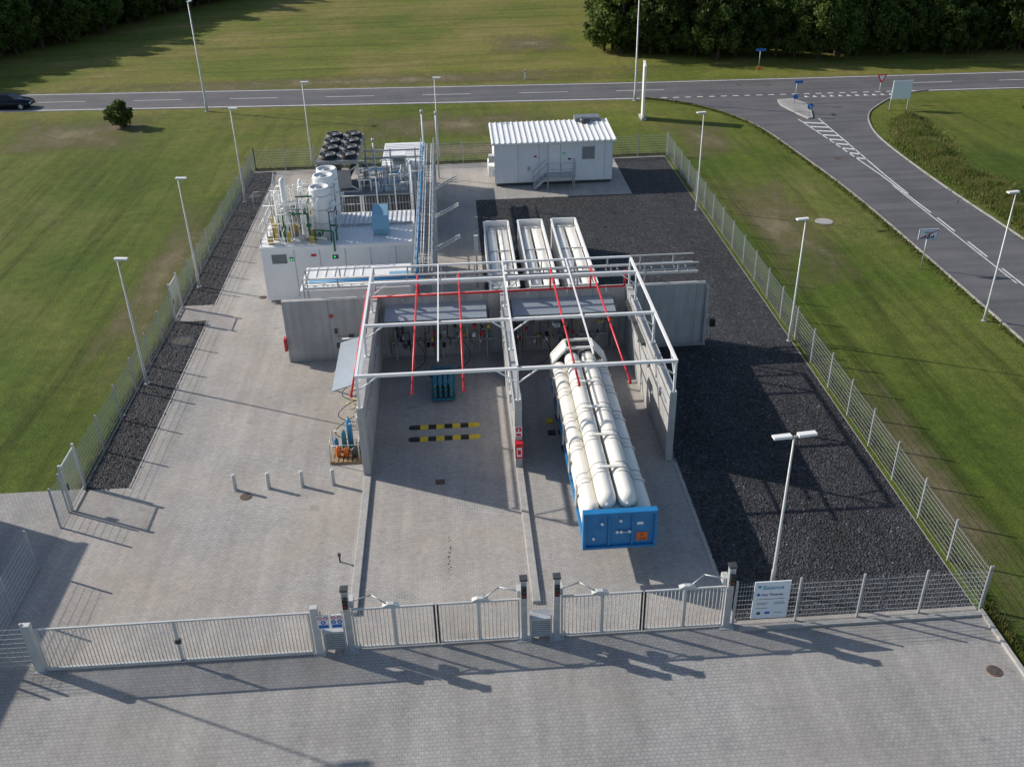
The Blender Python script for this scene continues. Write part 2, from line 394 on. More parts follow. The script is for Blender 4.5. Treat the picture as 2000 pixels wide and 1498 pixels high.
d.obj("wall_boxes",e)
for x in (-4.4,2.1,8.6):
    e=empty("concrete_bay_wall",(x,39,0))
    w=M(); w.box(x-0.15,x+0.15,33.9,44.597,0,3.47,CONC); w.obj("wall_panel",e,0.015)
    a=M()
    for side in (-1,1):
        xx=x+side*0.17
        if (x<0 and side<0) : continue
        a.cyl((xx,34.4,2.7),(xx,44.3,2.7),0.03,GALV); a.cyl((xx+side*0.03,36.5,2.45),(xx+side*0.03,44.3,2.45),0.02,MGREY)
        for yy in (35.5,38,40.5,43): a.box(min(xx,xx+side*.1),max(xx,xx+side*.1),yy,yy+0.1,2.38,2.8,GALV)
    if x>8: 
        a.beam((x-0.25,39.2,2.95),(x-0.25,43.8,2.95),0.16,0.14,DGREY)
    a.obj("conduits",e)
e=empty("fire_extinguisher_cabinet",(2.1,33.8,0.7))
c=M(); c.box(1.93,2.27,33.62,33.898,0.75,1.5,RED); c.box(1.99,2.21,33.61,33.62,0.85,1.3,WHITE2); c.box(2.03,2.17,33.6,33.61,0.95,1.2,RED); c.obj("cabinet",e,0.01)
e=empty("fire_sign",(2.1,33.88,1.7)); c=M(); c.box(1.95,2.25,33.86,33.896,1.7,2.2,WHITE2); c.box(1.98,2.22,33.85,33.86,1.95,2.17,RED); c.box(2.0,2.2,33.85,33.86,1.74,1.86,RED);c.cyl((2.1,33.845,2.0),(2.1,33.845,2.12),0.03,WHITE2); c.obj("plate",e)
# ------------------------------------------------------------ steel frame
f=M(); B=0.12
rows=(33.85,38.35,42.9)
for y in rows:
    f.beam((-4.46,y,5.0),(8.66,y,5.0),B,B,WHITE2)
    for x in (-4.4,2.1,8.6):
        f.beam((x,y+0.02,3.47),(x,y+0.02,4.94),0.09,0.09,WHITE2)
        f.box(x-0.12,x+0.12,y-0.05 if y>34 else 33.91,y+0.15,3.47,3.49,WHITE2)
    for x,s in ((-4.4,1),(2.1,-1),(2.1,1),(8.6,-1)):
        f.beam((x+s*0.03,y,4.35),(x+s*0.85,y,4.95),0.05,0.05,WHITE2)
for x in (-4.4,8.6): 
    f.beam((x,33.85,5.003),(x,44.7,5.003),B-.01,B-.01,WHITE2)
    f.beam((x,44.7,3.47),(x,44.7,5.0),0.09,0.09,WHITE2)
    f.beam((x,34.0,4.2),(x,34.9,4.95),0.05,0.05,WHITE2);f.beam((x,38.4,4.2),(x,39.3,4.95),0.05,0.05,WHITE2)
f.beam((2.1,33.85,5.1),(2.1,44.7,5.1),0.08,0.08,WHITE2)
f.beam((-4.4,44.7,5.06),(8.6,44.7,5.06),0.09,0.09,WHITE2)
for x in (-1.1,5.3): f.beam((x,34.6,5.1),(x,44.7,5.1),0.06,0.06,WHITE2)
f.obj("steel_canopy_frame")
r=M()
r.pipe([(-4.7,44.35,3.62),(8.3,44.35,3.62),(8.3,44.35,4.5)],0.06,RED,8)
for x,y0 in ((-4.72,34.2),(-2.15,32.9),(-0.1,32.9),(4.5,32.9),(6.55,32.9)):
    zt=3.95 if x<-4.6 else 4.7
    r.pipe([(x,44.35,3.62),(x,44.35,zt),(x,y0,zt)],0.048,RED,8)
    y=y0+0.5
    r.cyl((x,y0+0.03,zt-0.12),(x,y0+0.03,zt),0.06,RED,6)
    while y<44: r.cyl((x,y,zt-0.1),(x,y,zt),0.025,BRASS,5); y+=2.2
for x in (-3,-1,1,3.4,5.4,7.4): r.box(x-0.04,x+0.04,44.4,44.597,3.3,3.62,GALV)
r.obj("red_sprinkler_pipes")

# ------------------------------------------------------------ gas panels on back wall
for bx0,bx1 in ((-4.0,1.8),(2.4,8.3)):
    e=empty("gas_valve_panel",((bx0+bx1)/2,44.2,0)); q=M()
    q.hexa([(bx0+.1,43.2,2.75),(bx1-.6,43.2,2.75),(bx1-.6,44.59,3.0),(bx0+.1,44.59,3.0),(bx0+.1,43.2,2.79),(bx1-.6,43.2,2.79),(bx1-.6,44.59,3.04),(bx0+.1,44.59,3.04)],PANEL)
    x=bx0+0.2
    while x<bx1-0.6: q.beam((x,43.25,2.74),(x,44.55,2.3),0.04,0.04,GALV); x+=1.3
    q.obj("shelter_roof",e)
    q=M()
    for _ in range(46):
        x=random.uniform(bx0+0.2,bx1-0.3); y=random.uniform(44.1,44.5); z1=random.uniform(1.2,2.3); z0=random.uniform(0.3,1.0); dx=random.uniform(-0.5,0.5)
        x2=min(max(x+dx,bx0+.1),bx1-.1)
        q.pipe([(x,y,z0),(x,y,z1),(x2,y,z1),(x2,y,2.6)],random.choice((0.02,0.03,0.02)),random.choice((GALV,GALV,GALVL,BRASS,DGREY)),5)
    for _ in range(30):
        x=random.uniform(bx0+0.2,bx1-0.5); z0=random.uniform(0.7,1.9); s=random.uniform(0.07,0.18); q.box(x,x+s,44.05,44.25,z0,z0+s*1.2,random.choice((DGREY,BLACK,MGREY,WHITE,YELL,RED,GALV)))
    for x in (bx0+0.5,(bx0+bx1)/2,bx1-0.6): q.beam((x,44.3,0),(x,44.3,2.5),0.08,0.08,GALV)
    q.beam((bx0+.3,44.3,1.0),(bx1-.3,44.3,1.0),0.08,0.08,GALV); q.beam((bx0+.3,44.3,1.9),(bx1-.3,44.3,1.9),0.08,0.08,GALV)
    for hx in (bx0+1.5,bx1-2):
        pts=[(hx+0.5*math.sin(t*2.2),43.6-0.5*t,max(0.05,1.6-1.7*t+0.5*t*t)) for t in np.linspace(0,2,12)]
        q.pipe(pts,0.02,BLACK,5)
    q.box(bx1-1.2,bx1-0.55,44.4,44.597,1.6,2.3,GALV); q.box(bx1-1.12,bx1-0.63,44.39,44.4,1.7,2.2,MGREY)
    q.obj("pipes_and_valves",e)

# ------------------------------------------------------------ side shelter left of bay wall
e=empty("gas_panel_shelter",(-5.2,40,0)); q=M()
q.hexa([(-6.05,37.7,2.1),(-4.57,37.7,2.55),(-4.57,42.4,2.55),(-6.05,42.4,2.1),(-6.05,37.7,2.15),(-4.57,37.7,2.6),(-4.57,42.4,2.6),(-6.05,42.4,2.15)],PANEL)
for y in (37.9,40,42.2): q.beam((-5.95,y,2.07),(-4.6,y,1.5),0.05,0.05,GALV)
q.obj("roof",e); q=M()
for y in (36.4,37.4,38.5,39.7,41): q.beam((-4.7,y,0),(-4.7,y,2.0),0.06,0.06,GALV)
for _ in range(34):
    y=random.uniform(35.6,41.5); z1=random.uniform(1.0,1.9); dy=random.uniform(-0.6,0.6)
    q.pipe([(-4.75,y,random.uniform(.2,.9)),(-4.75,y,z1),(-4.75-random.uniform(0,.7),y+dy,z1)],0.02,random.choice((GALV,MGREY,BRASS,DGREY)),5)
for y in (36.4,37.3,38.4,40,41.4): q.box(-4.95,-4.6,y,y+0.3,1.2,1.5,random.choice((MGREY,WHITE,DGREY)))
for y0 in (37.1,38.6,40.5):
    q.pipe([(-4.8-1.2*math.sin(t*3.14),y0-0.4*t,1.3-1.2*math.sin(t*3.14*0.5)) for t in np.linspace(0,1,10)],0.02,BLACK,5)
q.cyl((-6.2,43.4,1.5),(-4.6,43.4,1.5),0.04,GALV);q.cyl((-6.0,42.7,2.2),(-4.6,42.7,2.2),0.04,GALV);q.box(-6.4,-6.2,43.3,43.5,1.4,1.6,DGREY)
q.obj("pipes_and_valves",e)
e=empty("gas_cylinder_pallet",(-5.3,35.8,0)); q=M()
for i in range(7): q.box(-6.1+i*0.2,-5.95+i*0.2,35.0,36.3,0.1,0.13,WOOD)
for y in (35.0,35.6,36.2): q.box(-6.1,-4.75,y,y+0.1,0.0,0.1,WOOD)
q.obj("pallet",e); q=M()
def bottle(q,x,y,z,h,r,mat,cap): 
    q.lathe((x,y,z),(x,y,z+1),[(0,r),(h*0.8,r),(h*0.9,r*0.7),(h*0.95,r*0.35)],mat,12); q.cyl((x,y,z+h*0.93),(x,y,z+h),0.035,cap,6)
bottle(q,-5.25,36.15,0.13,1.6,0.13,BLUEP,BRASS); bottle(q,-5.5,35.9,0.13,1.1,0.11,TEAL,BRASS)
bottle(q,-5.75,35.45,0.13,0.55,0.10,ORNG,BRASS); bottle(q,-5.4,35.4,0.13,0.5,0.11,ORNG,BRASS); bottle(q,-5.85,35.9,0.13,0.7,0.10,BLUE,BRASS); bottle(q,-5.05,35.35,0.13,0.5,0.10,DGREY,BRASS)
q.box(-5.0,-4.8,35.6,36.0,0.13,0.5,MGREY)
q.obj("gas_cylinders",e); q=M()
for x,y in ((-6.05,35.05),(-4.8,35.05),(-6.05,36.25),(-4.8,36.25)): q.cyl((x,y,0.1),(x,y,1.0),0.025,GALV)
q.pipe([(-6.05,35.05,0.95),(-4.8,35.05,0.95),(-4.8,36.25,0.95),(-6.05,36.25,0.95),(-6.05,35.05,0.95)],0.022,GALV)
q.obj("rack_rails",e)

# ------------------------------------------------------------ speed bumps
for y in (36.65,37.65):
    q=M(); x0=-2.75; W=0.40; L=3.3; n=8
    for i in range(n):
        a=x0+0.17+i*(L-0.34)/n; b2=a+(L-0.34)/n; mat=YELL if i%2 else BLACK
        q.hexa([(a,y-W/2,0.01),(b2,y-W/2,0.01),(b2,y+W/2,0.01),(a,y+W/2,0.01),(a,y-W/4,0.06),(b2,y-W/4,0.06),(b2,y+W/4,0.06),(a,y+W/4,0.06)],mat)
    for xe,s in ((x0+0.17,-1),(x0+L-0.17,1)):
        b=len(q.v); q.v.append((xe,y,0.06))
        for kk in range(9):
            an=-math.pi/2+math.pi*kk/8; q.v.append((xe+s*0.17*math.cos(an),y+W/2*math.sin(an),0.01))
        for kk in range(8):
            t=[b,b+1+kk,b+2+kk]; q.face(t if s>0 else t[::-1],BLACK if s<0 else YELL)
    q.obj("speed_bump")
for x in (-9.9,-8.5,-7.1,-5.8):
    q=M(); q.lathe((x,33.5,0),(x,33.5,1),[(0,0.085),(0.78,0.085),(0.81,0.07)],GALVL,14); q.cyl((x,33.5,0),(x,33.5,0.03),0.12,GALV,12); q.obj("bollard")
q=M(); q.pipe([(-5.1,28.5,0),(-5.1,28.5,0.35),(-5.15,28.45,0.42)],0.035,DGREY); q.cyl((-5.1,28.5,0.3),(-5.1,28.5,0.42),0.06,DGREY,8); q.obj("standpipe")
for x,y,r,mt in ((-15.3,47.6,0.62,DGREY),(-9.4,33.0,0.24,RUST),(-11.8,52.9,0.22,RUST),(16.6,21.2,0.24,RUST),(25.1,61.2,0.6,MCONC),(-15.2,71.5,0.5,DGREY),(31,75,0.3,RUST),(30,101,0.3,RUST),(33,100.5,0.3,RUST)):
    q=M(); q.cyl((x,y,0.0),(x,y,0.03),r,mt,28)
    q.cyl((x,y,0.0),(x,y,0.036),r*0.78,TREAD if mt is not MCONC else MCONC,24); q.obj("manhole_cover")
q=M(); q.box(-1.5,-1.1,33.1,33.45,0,0.02,RUST); q.box(-1.42,-1.18,33.16,33.39,0,0.026,TREAD)
q.obj("drain_grate")
# oil drips in the left bay
q=M(); random.seed(3)
for i in range(16):
    xx=-0.95+random.uniform(-.06,.06); yy=27.2+i*0.16+random.uniform(-.05,.05); rr=random.uniform(.015,.045)
    q.poly([(xx+rr*math.cos(a),yy+rr*1.2*math.sin(a)) for a in np.linspace(0,5.5,8)],0.012,TREAD)
q.obj("oil_drips"); random.seed(8)

# ------------------------------------------------------------ tube trailer
e=empty("tube_trailer",(5.25,33,0)); cx=5.25
q=M()
for s in (-1,1):
    q.box(cx+s*0.5-0.08,cx+s*0.5+0.08,27.3,39.1,1.0,1.35,BLUE)
    q.box(min(cx+s*1.2,cx+s*1.28),max(cx+s*1.2,cx+s*1.28),27.25,39.2,1.13,1.38,BLUE)
y=27.6
while y<39.2: q.box(cx-1.19,cx+1.19,y,y+0.1,1.2,1.36,BLUE); y+=1.15
for s in (-1,1):
    q.box(cx+s*0.75-0.07,cx+s*0.75+0.07,29.5,29.65,0.12,1.2,BLUE); q.box(cx+s*0.75-0.17,cx+s*0.75+0.17,29.45,29.7,0.008,0.12,DGREY)
q.obj("chassis",e)
q=M()
q.box(cx-1.3,cx+1.3,27.0,27.1,1.3,2.78,BLUE)
q.box(cx-1.34,cx+1.34,26.9,27.18,2.72,2.84,BLUE); q.box(cx-1.34,cx+1.34,26.9,27.18,1.22,1.32,BLUE)
q.box(cx-1.34,cx-1.24,26.88,27.2,1.32,2.72,BLUE); q.box(cx+1.24,cx+1.34,26.88,27.2,1.32,2.72,BLUE)
q.beam((cx-0.4,26.95,1.35),(cx-0.4,26.95,2.7),0.06,0.06,BLUE); q.beam((cx+0.45,26.95,1.35),(cx+0.45,26.95,2.7),0.06,0.06,BLUE)
for a,bb in ((-0.65,2.35),(0.02,2.45),(0.05,1.95),(0.35,1.95),(-0.95,1.7),(-0.1,1.95)):
    q.cyl((cx+a,26.98,bb),(cx+a,26.9,bb),0.055,WHITE,10)
q.box(cx+0.62,cx+0.85,26.98,26.995,2.2,2.32,WHITE)
q.box(cx-0.15,cx+0.45,26.93,26.96,1.9,1.95,GALV)
q.box(cx+0.62,cx+1.02,26.975,26.995,1.48,1.85,ORNG)
q.obj("headboard",e,0.01)
text("23",(cx+0.82,26.97,1.69),0.16,BLACK,"hazard_number",e,align='CENTER'); text("1049",(cx+0.82,26.97,1.51),0.15,BLACK,"un_number",e,align='CENTER')
q=M(); q2=M()
tubes=[(-0.93,1.74,.32),(0.93,1.74,.32),(-0.3,1.72,.29),(0.3,1.72,.29),(-0.94,2.39,.32),(0.94,2.39,.32),(0,2.25,.27),(-0.37,2.82,.345),(0.37,2.82,.345)]
bands=(29.3,31.5,33.6,35.7,37.4)
for a,z0,R in tubes:
    ys=27.38; ye=38.7; L=ye-ys
    q.lathe((cx+a,ys,z0),(cx+a,ye,z0),[(0,0.06),(0.04,0.08),(0.07,R*0.45),(0.12,R*0.66),(0.2,R*0.83),(0.3,R*0.94),(0.42,R),(L-0.5,R),(L-0.36,R*0.97),(L-0.18,R*0.8),(L-0.05,R*0.4),(L,0.08)],CREAM,40)
    for yb in bands: q2.lathe((cx+a,yb-.05,z0),(cx+a,yb+.05,z0),[(0,R+.004),(0.0,R+.012),(0.1,R+.012),(0.1,R+.004)],CREAM2,40,False,False,False)
q.obj("gas_tubes",e); q2.obj("tube_bands",e)
q=M()
def arc(cxx,cz,r,a0,a1,n): return [(cxx+r*math.cos(math.radians(a0+(a1-a0)*i/n)),cz+r*math.sin(math.radians(a0+(a1-a0)*i/n))) for i in range(n+1)]
prof=[(-1.28,1.45)]+arc(-.94,2.39,.335,180,75,8)+arc(-.37,2.82,.358,170,75,8)+arc(.37,2.82,.358,105,10,8)+arc(.94,2.39,.335,105,0,8)+[(1.28,1.45)]
for yb in bands:
    for dy in (-0.30,0.30):
        q.pipe([(cx+a,yb+dy,z0) for i,(a,z0) in enumerate(prof)],0.009,DGREY,4)
q.obj("straps",e)
q=M()
for yb in bands:
    q.hexa([(cx-.55,yb-.07,3.15),(cx+.55,yb-.07,3.15),(cx+.55,yb+.07,3.15),(cx-.55,yb+.07,3.15),(cx-.42,yb-.07,3.2),(cx+.42,yb-.07,3.2),(cx+.42,yb+.07,3.2),(cx-.42,yb+.07,3.2)],CREAM)
    for s in (-1,1):
        q.box(cx+s*1.29-0.03,cx+s*1.29+0.03,yb-0.08,yb+0.08,1.4,2.45,CREAM2)
q.obj("saddle_clamps",e)
q=M()
oc=[(-1.22,1.4),(-1.22,2.6),(-0.62,3.32),(0.62,3.32),(1.22,2.6),(1.22,1.4)]
for yy in (38.5,39.3):
    for (a0,z0),(a1,z1) in zip(oc[:-1],oc[1:]): q.beam((cx+a0,yy,z0),(cx+a1,yy,z1),0.1,0.1,CREAM)
for (a0,z0) in oc[1:5]: q.beam((cx+a0,38.5,z0),(cx+a0,39.3,z0),0.08,0.08,CREAM)
for (a0,z0),(a1,z1) in ((oc[1],oc[2]),(oc[3],oc[4])): 
    q.hexa([(cx+a0,38.5,z0),(cx+a1,38.5,z1),(cx+a1,39.3,z1),(cx+a0,39.3,z0),(cx+a0,38.5,z0+.03),(cx+a1,38.5,z1+.03),(cx+a1,39.3,z1+.03),(cx+a0,39.3,z0+.03)],CREAM)
for a in (-0.6,0,0.6): q.pipe([(cx+a,38.9,1.6),(cx+a,38.9,2.9),(cx+a+.3,39.1,2.9)],0.03,GALV)
q.box(cx-1.0,cx+1.0,39.25,39.3,1.5,2.6,DGREY)
q.obj("valve_cage",e)
q=M()
for yy in (35.2,36.5,37.8):
    for s in (-1,1):
        q.lathe((cx+s*0.82,yy,0.5),(cx+s*1.2,yy,0.5),[(0,0.4),(0.03,0.49),(0.3,0.49),(0.36,0.42)],BLACK,24)
        q.cyl((cx+s*1.13,yy,0.5),(cx+s*1.19,yy,0.5),0.25,GALV,16)
    q.cyl((cx-0.9,yy,0.5),(cx+0.9,yy,0.5),0.07,DGREY)
q.obj("wheels",e)
e=empty("blue_tube_bundle",(-1.1,41,0)); q=M()
for i in range(4):
    for j in range(3):
        x=-1.5+i*0.25; zz=0.38+j*0.25
        q.lathe((x,39.8,zz),(x,41.7,zz),[(0,0.03),(0.04,0.05),(0.1,0.1),(0.2,0.118),(1.7,0.118),(1.85,0.08),(1.9,0.03)],TEAL,14)
        q.cyl((x,39.72,zz),(x,39.82,zz),0.035,BRASS,6)
q.obj("tubes",e); q=M()
for y in (39.95,41.4):
    q.pipe([(-1.66,y,0.15),(-1.66,y,1.08),(-0.58,y,1.08),(-0.58,y,0.15),(-1.66,y,0.15)],0.03,TEAL); 
q.box(-1.7,-0.55,39.8,41.6,0.1,0.2,TEAL)
for y in (40.1,41.3):
    for x in (-1.6,-0.65): q.lathe((x-0.04,y,0.1),(x+0.04,y,0.1),[(0,0.09),(0.08,0.09)],BLACK,12)
q.pipe([(-1.6,42,.02),(-1.9,42.6,.02),(-1.2,43.2,.02),(-.6,42.8,.02),(-.9,42.2,.02)],.03,BLACK)
q.obj("frame",e)
q=M(); q.box(3.6,3.95,36.4,36.75,0.008,0.08,BLACK); q.box(3.6,3.95,37.4,37.75,0.008,0.08,YELL); q.obj("wheel_stop",None,0.01)

# ------------------------------------------------------------ three storage tube modules
for x0 in (1.65,3.83,6.0):
    e=empty("tube_storage_module",(x0+0.78,53.5,0)); x1=x0+1.55; y0,y1=48.4,58.7; Hh=1.95
    q=M()
    q.box(x0,x0+0.06,y0,y1,0.1,Hh,WHITE2); q.box(x1-0.06,x1,y0,y1,0.1,Hh,WHITE2)
    q.box(x0+0.06,x1-0.06,y0,y0+0.06,0.1,Hh,WHITE2); q.box(x0+0.06,x1-0.06,y1-0.06,y1,0.1,Hh,WHITE2); q.box(x0,x1,y0,y1,0.03,0.1,WHITE2)
    for xx in (x0,x1): q.beam((xx,y0,Hh+0.03),(xx,y1,Hh+0.03),0.1,0.06,WHITE2)
    for yy in (y0,y1): q.beam((x0+.051,yy,Hh+0.03),(x1-.051,yy,Hh+0.03),0.1,0.06,WHITE2)
    q.obj("frame",e); q=M()
    for a in (0.42,1.13):
        for zz in (0.6,1.5):
            q.lathe((x0+a,y0+0.5,zz),(x0+a,y1-0.5,zz),[(0,0.08),(0.1,0.2),(0.3,0.32),(9.0,0.32),(9.2,0.2),(9.3,0.08)],CREAM,24)
    q.obj("gas_tubes",e); q=M()
    for yy in (50.5,54,57.6): q.box(x0+0.061,x1-0.061,yy,yy+0.07,1.8,1.86,GALV)
    q.pipe([(x0+.3,y1-.2,1.2),(x0+.3,y1-.2,1.7),(x1-.3,y1-.2,1.7),(x1-.3,y1-.2,1.2)],0.03,GALV)
    q.obj("cross_bars",e)
# ------------------------------------------------------------ pipe racks
q=M()
for y,zt in ((45.35,4.3),(46.55,4.3)):
    q.beam((-8.0,y,3.8),(12.3,y,3.8),0.09,0.12,GALVL); q.beam((-8.0,y,zt),(12.3,y,zt),0.06,0.06,GALVL)
    x=-8.0;i=0
    while x<12.35:
        q.beam((x,y,0 if i%2==0 else 3.75),(x,y,zt),0.07,0.07,GALV); x+=1.75;i+=1
x=-8.0
while x<12.35: q.beam((x,45.35,3.81),(x,46.55,3.81),0.05,0.05,GALV); x+=0.6
for i,(y,r,mt) in enumerate(((45.55,0.04,GALV),(45.7,0.03,MGREY),(45.85,0.06,BLUEP),(46.05,0.05,BLUEP),(46.2,0.04,GALV),(46.38,0.025,GALVL))):
    q.cyl((-7.8,y,3.9),(12.2 if mt is not BLUEP else -1.9,y,3.9),r,mt,6)
q.obj("pipe_rack")
q=M(); xa,xb=-2.4,-1.5
for x in (xa,xb):
    q.beam((x,46.6,3.9),(x,70,3.9),0.09,0.12,GALV); q.beam((x,46.6,4.35),(x,70,4.35),0.05,0.05,GALV)
    y=47;i=0
    while y<70.1: q.beam((x,y,0 if i%3==0 else 3.8),(x,y,4.35),0.07,0.07,GALV); y+=1.3;i+=1
y=46.8
while y<70: q.beam((xa,y,3.91),(xb,y,3.91),0.04,0.04,GALV); y+=0.65
for x,r,mt in ((-2.28,0.06,BLUEP),(-2.1,0.03,GALV),(-1.95,0.04,GALV),(-1.8,0.03,MGREY),(-1.65,0.035,GALVL)):
    q.cyl((x,46.2,4.0),(x,69.8,4.0),r,mt,6)
for zz in (1.2,2.2,3.2): q.cyl((-1.42,47,zz),(-1.42,69,zz),0.03,GALV)
y=47.5
while y<69: q.beam((-1.42,y,0.1),(-1.42,y,3.8),0.03,0.03,GALV); y+=0.9
for y in (52.5,58,63.5):
    for dy in (0,0.45): q.beam((-1.5,y+dy,2.6),(0.1,y+dy+0.3,3.3),0.05,0.07,GALVL)
    for t in np.linspace(0.08,0.95,7): q.beam((-1.5+1.6*t,y+0.3*t,2.62+0.7*t),(-1.5+1.6*t,y+0.45+0.3*t,2.62+0.7*t),0.03,0.03,GALVL)
q.obj("pipe_rack")
q=M(); q.cyl((1.0,53.0,0),(1.0,53.0,3.1),0.05,GALV); q.box(0.88,1.12,52.9,53.1,2.3,3.3,GALVL); q.obj("equipment_post")

# ------------------------------------------------------------ containers
def ribs(q,x0,x1,y0,y1,z,mat,step=0.3,axis='y',h=0.035):
    if axis=='y':
        x=x0+0.05
        while x<x1-0.05: q.box(x,x+0.07,y0,y1,z,z+h,mat); x+=step
    else:
        y=y0+0.05
        while y<y1-0.05: q.box(x0,x1,y,y+0.07,z,z+h,mat); y+=step
def rail(q,pts,z0,h,mat,r=0.02,step=1.2):
    for a,b2 in zip(pts[:-1],pts[1:]):
        a=Vector(a);b2=Vector(b2);L=(b2-a).length;n=max(1,int(L/step))
        for i in range(n+1):
            p2=a+(b2-a)*i/n; q.cyl((p2.x,p2.y,z0),(p2.x,p2.y,z0+h),r,mat,5)
        for hh in (h,h*0.52): q.cyl((a.x,a.y,z0+hh),(b2.x,b2.y,z0+hh),r,mat,5)
e=empty("process_container",(-7,54,0)); q=M()
q.box(-11.3,-2.7,52.1,57.3,0.25,3.38,WHITE); q.box(-11.2,-2.8,52.2,57.2,0,0.25,MCONC)
q.obj("walls",e,0.02); q=M()
yy=52.1
q.box(-11.36,-2.64,yy-0.05,yy,3.25,3.42,WHITE2); q.box(-11.36,-2.64,yy-0.05,yy,0.2,0.34,WHITE2)
for x in (-11.3,-9.45,-8.0,-6.55,-5.1,-3.65,-2.76): q.box(x-0.02,x+0.02,yy-0.03,yy,0.34,3.25,GALV if x not in(-11.3,-2.76) else WHITE2)
for x in (-9.0,-7.6,-6.2,-4.8): q.box(x,x+0.04,yy-0.06,yy-0.02,1.2,1.9,GALV)
for x in np.arange(-9.3,-2.9,0.18): q.box(x,x+0.05,yy-0.012,yy,0.4,3.2,WHITE)
for i in range(8): q.box(-10.75,-9.9,yy-0.03-0.01*(i%2),yy,2.45+i*0.07,2.50+i*0.07,MGREY)
q.box(-9.72,-9.55,yy-0.08,yy,2.6,2.8,DGREY); q.box(-9.68,-9.59,yy-0.1,yy-0.081,2.65,2.75,LEDG)
q.box(-8.5,-8.2,yy-0.03,yy,2.8,2.95,RED); q.box(-7.3,-6.95,yy-0.03,yy,2.6,2.85,DGREY); q.box(-7.2,-7.12,yy-0.05,yy-0.031,2.7,2.78,LEDG)
for yy in (53,54.5,56): q.box(-11.33,-11.3,yy,yy+0.05,0.4,3.2,MGREY)
q.box(-11.34,-11.3,54.8,55.7,0.3,2.4,WHITE2)
q.obj("doors_and_trim",e); q=M()
q.box(-11.36,-2.64,52.1,57.36,3.42,3.46,WHITE); ribs(q,-7.3,-2.7,52.15,54.9,3.46,WHITE2,0.28); ribs(q,-6.9,-2.7,55.0,57.3,3.46,GALV,0.28)
q.box(-7.0,-2.7,54.9,54.98,3.46,3.62,GALV)
q.obj("roof",e); q=M()
rail(q,[(-11.25,52.2,0),(-11.25,57.2,0),(-7.4,57.2,0)],3.46,1.1,WHITE2); rail(q,[(-11.25,52.2,0),(-7.5,52.2,0)],3.46,0.45,GALV); rail(q,[(-7.0,57.2,0),(-2.7,57.2,0)],3.46,1.1,GALV)
q.obj("roof_railing",e)
q=M()
for (x,y,h,r) in ((-9.9,53.9,3.3,0.17),(-9.1,55.2,2.8,0.13),(-10.5,54.6,2.3,0.14),(-8.9,53.2,2.2,0.1)): 
    q.lathe((x,y,3.46),(x,y,9),[(0,r*1.2),(0.3,r*1.2),(0.4,r),(h,r),(h+0.15,r*0.4)],WHITE2,12)
for _ in range(80):
    x=random.uniform(-11,-7.3);y=random.uniform(52.5,57);z1=3.5+random.uniform(0.4,2.6); x2=x+random.uniform(-1,1);y2=y+random.uniform(-1,1)
    q.pipe([(x,y,3.46),(x,y,z1),(x2,y,z1),(x2,y2,z1),(x2,y2,z1-random.uniform(.3,1.0))],random.choice((0.022,0.035,0.025)),random.choice((WHITE2,GALV,WHITE2,MGREY,CREAM,DGREY)),6)
for _ in range(55):
    x=random.uniform(-11,-7.3);y=random.uniform(52.4,57);s=random.uniform(0.1,0.3); q.box(x,x+s,y,y+s,3.46,3.46+random.uniform(.2,.9),random.choice((WHITE,GALV,MGREY,DGREY,BRASS,YELL,GREEN)))
for x,y in ((-11,53),(-9.6,53),(-8.3,53),(-11,55.6),(-8.3,55.6)): q.beam((x,y,3.46),(x,y,5.6),0.06,0.06,WHITE2)
for z1 in (4.5,5.6): q.pipe([(-11,53,z1),(-8.3,53,z1),(-8.3,55.6,z1),(-11,55.6,z1),(-11,53,z1)],0.03,WHITE2)
q.beam((-10.9,57,3.4),(-10.9,57,6.3),0.08,0.08,GALV); q.beam((-10.9,57,6.3),(-11.5,56.2,3.5),0.04,0.04,GALV); q.beam((-10.9,57,6.3),(-10.2,56.2,3.5),0.04,0.04,GALV)
q.obj("roof_pipework",e); q=M()
q.pipe([(-9.9,52.6,3.5),(-9.9,52.6,5.2),(-8.5,52.6,5.2),(-8.5,52.6,3.9),(-7.8,52.6,3.9),(-7.8,54,3.9)],0.055,GREEN,8)
q.pipe([(-9.2,53.5,5.9),(-7.6,53.5,5.9),(-7.6,53.5,4.1),(-7.0,53.5,4.1),(-7.0,52.7,4.1),(-7.0,52.7,3.5)],0.055,GREEN,8)
q.pipe([(-10.4,54,3.5),(-10.4,54,4.8),(-8.9,54,4.8),(-8.9,56.5,4.8)],0.05,GREEN,8)
q.pipe([(-8.2,52.35,3.6),(-8.2,52.35,4.3),(-7.1,52.0,4.3),(-7.1,52.0,3.1)],0.05,GREEN,8)
for x,y,z1 in ((-9.9,52.6,4.4),(-8.5,52.6,4.5),(-7.6,53.5,5.0),(-8.9,54,4.8)): q.cyl((x-.13,y,z1),(x+.13,y,z1),.1,GREEN,10)
q.obj("green_pipework",e); q=M()
for (x,y,h,r) in ((-7.85,53.9,2.75,0.6),(-7.75,55.4,2.95,0.62),(-7.7,56.8,2.9,0.62)):
    q.lathe((x,y,3.46),(x,y,9),[(0,r*0.95),(0.05,r),(h,r),(h+0.12,r*0.96),(h+0.13,r*0.8),(h+0.02,r*0.74)],WHITE,28)
    for zz in (0.8,1.6,2.4): q.lathe((x,y,3.46+zz),(x,y,9),[(0,r+0.012),(0.05,r+0.012)],GALV,28)
    q.cyl((x,y,3.46+h),(x,y,3.46+h+0.1),r*0.3,MGREY,12)
q.obj("white_tanks",e); q=M()
q.hexa([(-4.95,53.3,3.5),(-4.05,53.3,3.5),(-4.05,54.3,3.5),(-4.95,54.3,3.5),(-4.95,53.3,4.6),(-4.05,53.3,4.6),(-4.05,54.3,5.0),(-4.95,54.3,5.0)],LTEAL)
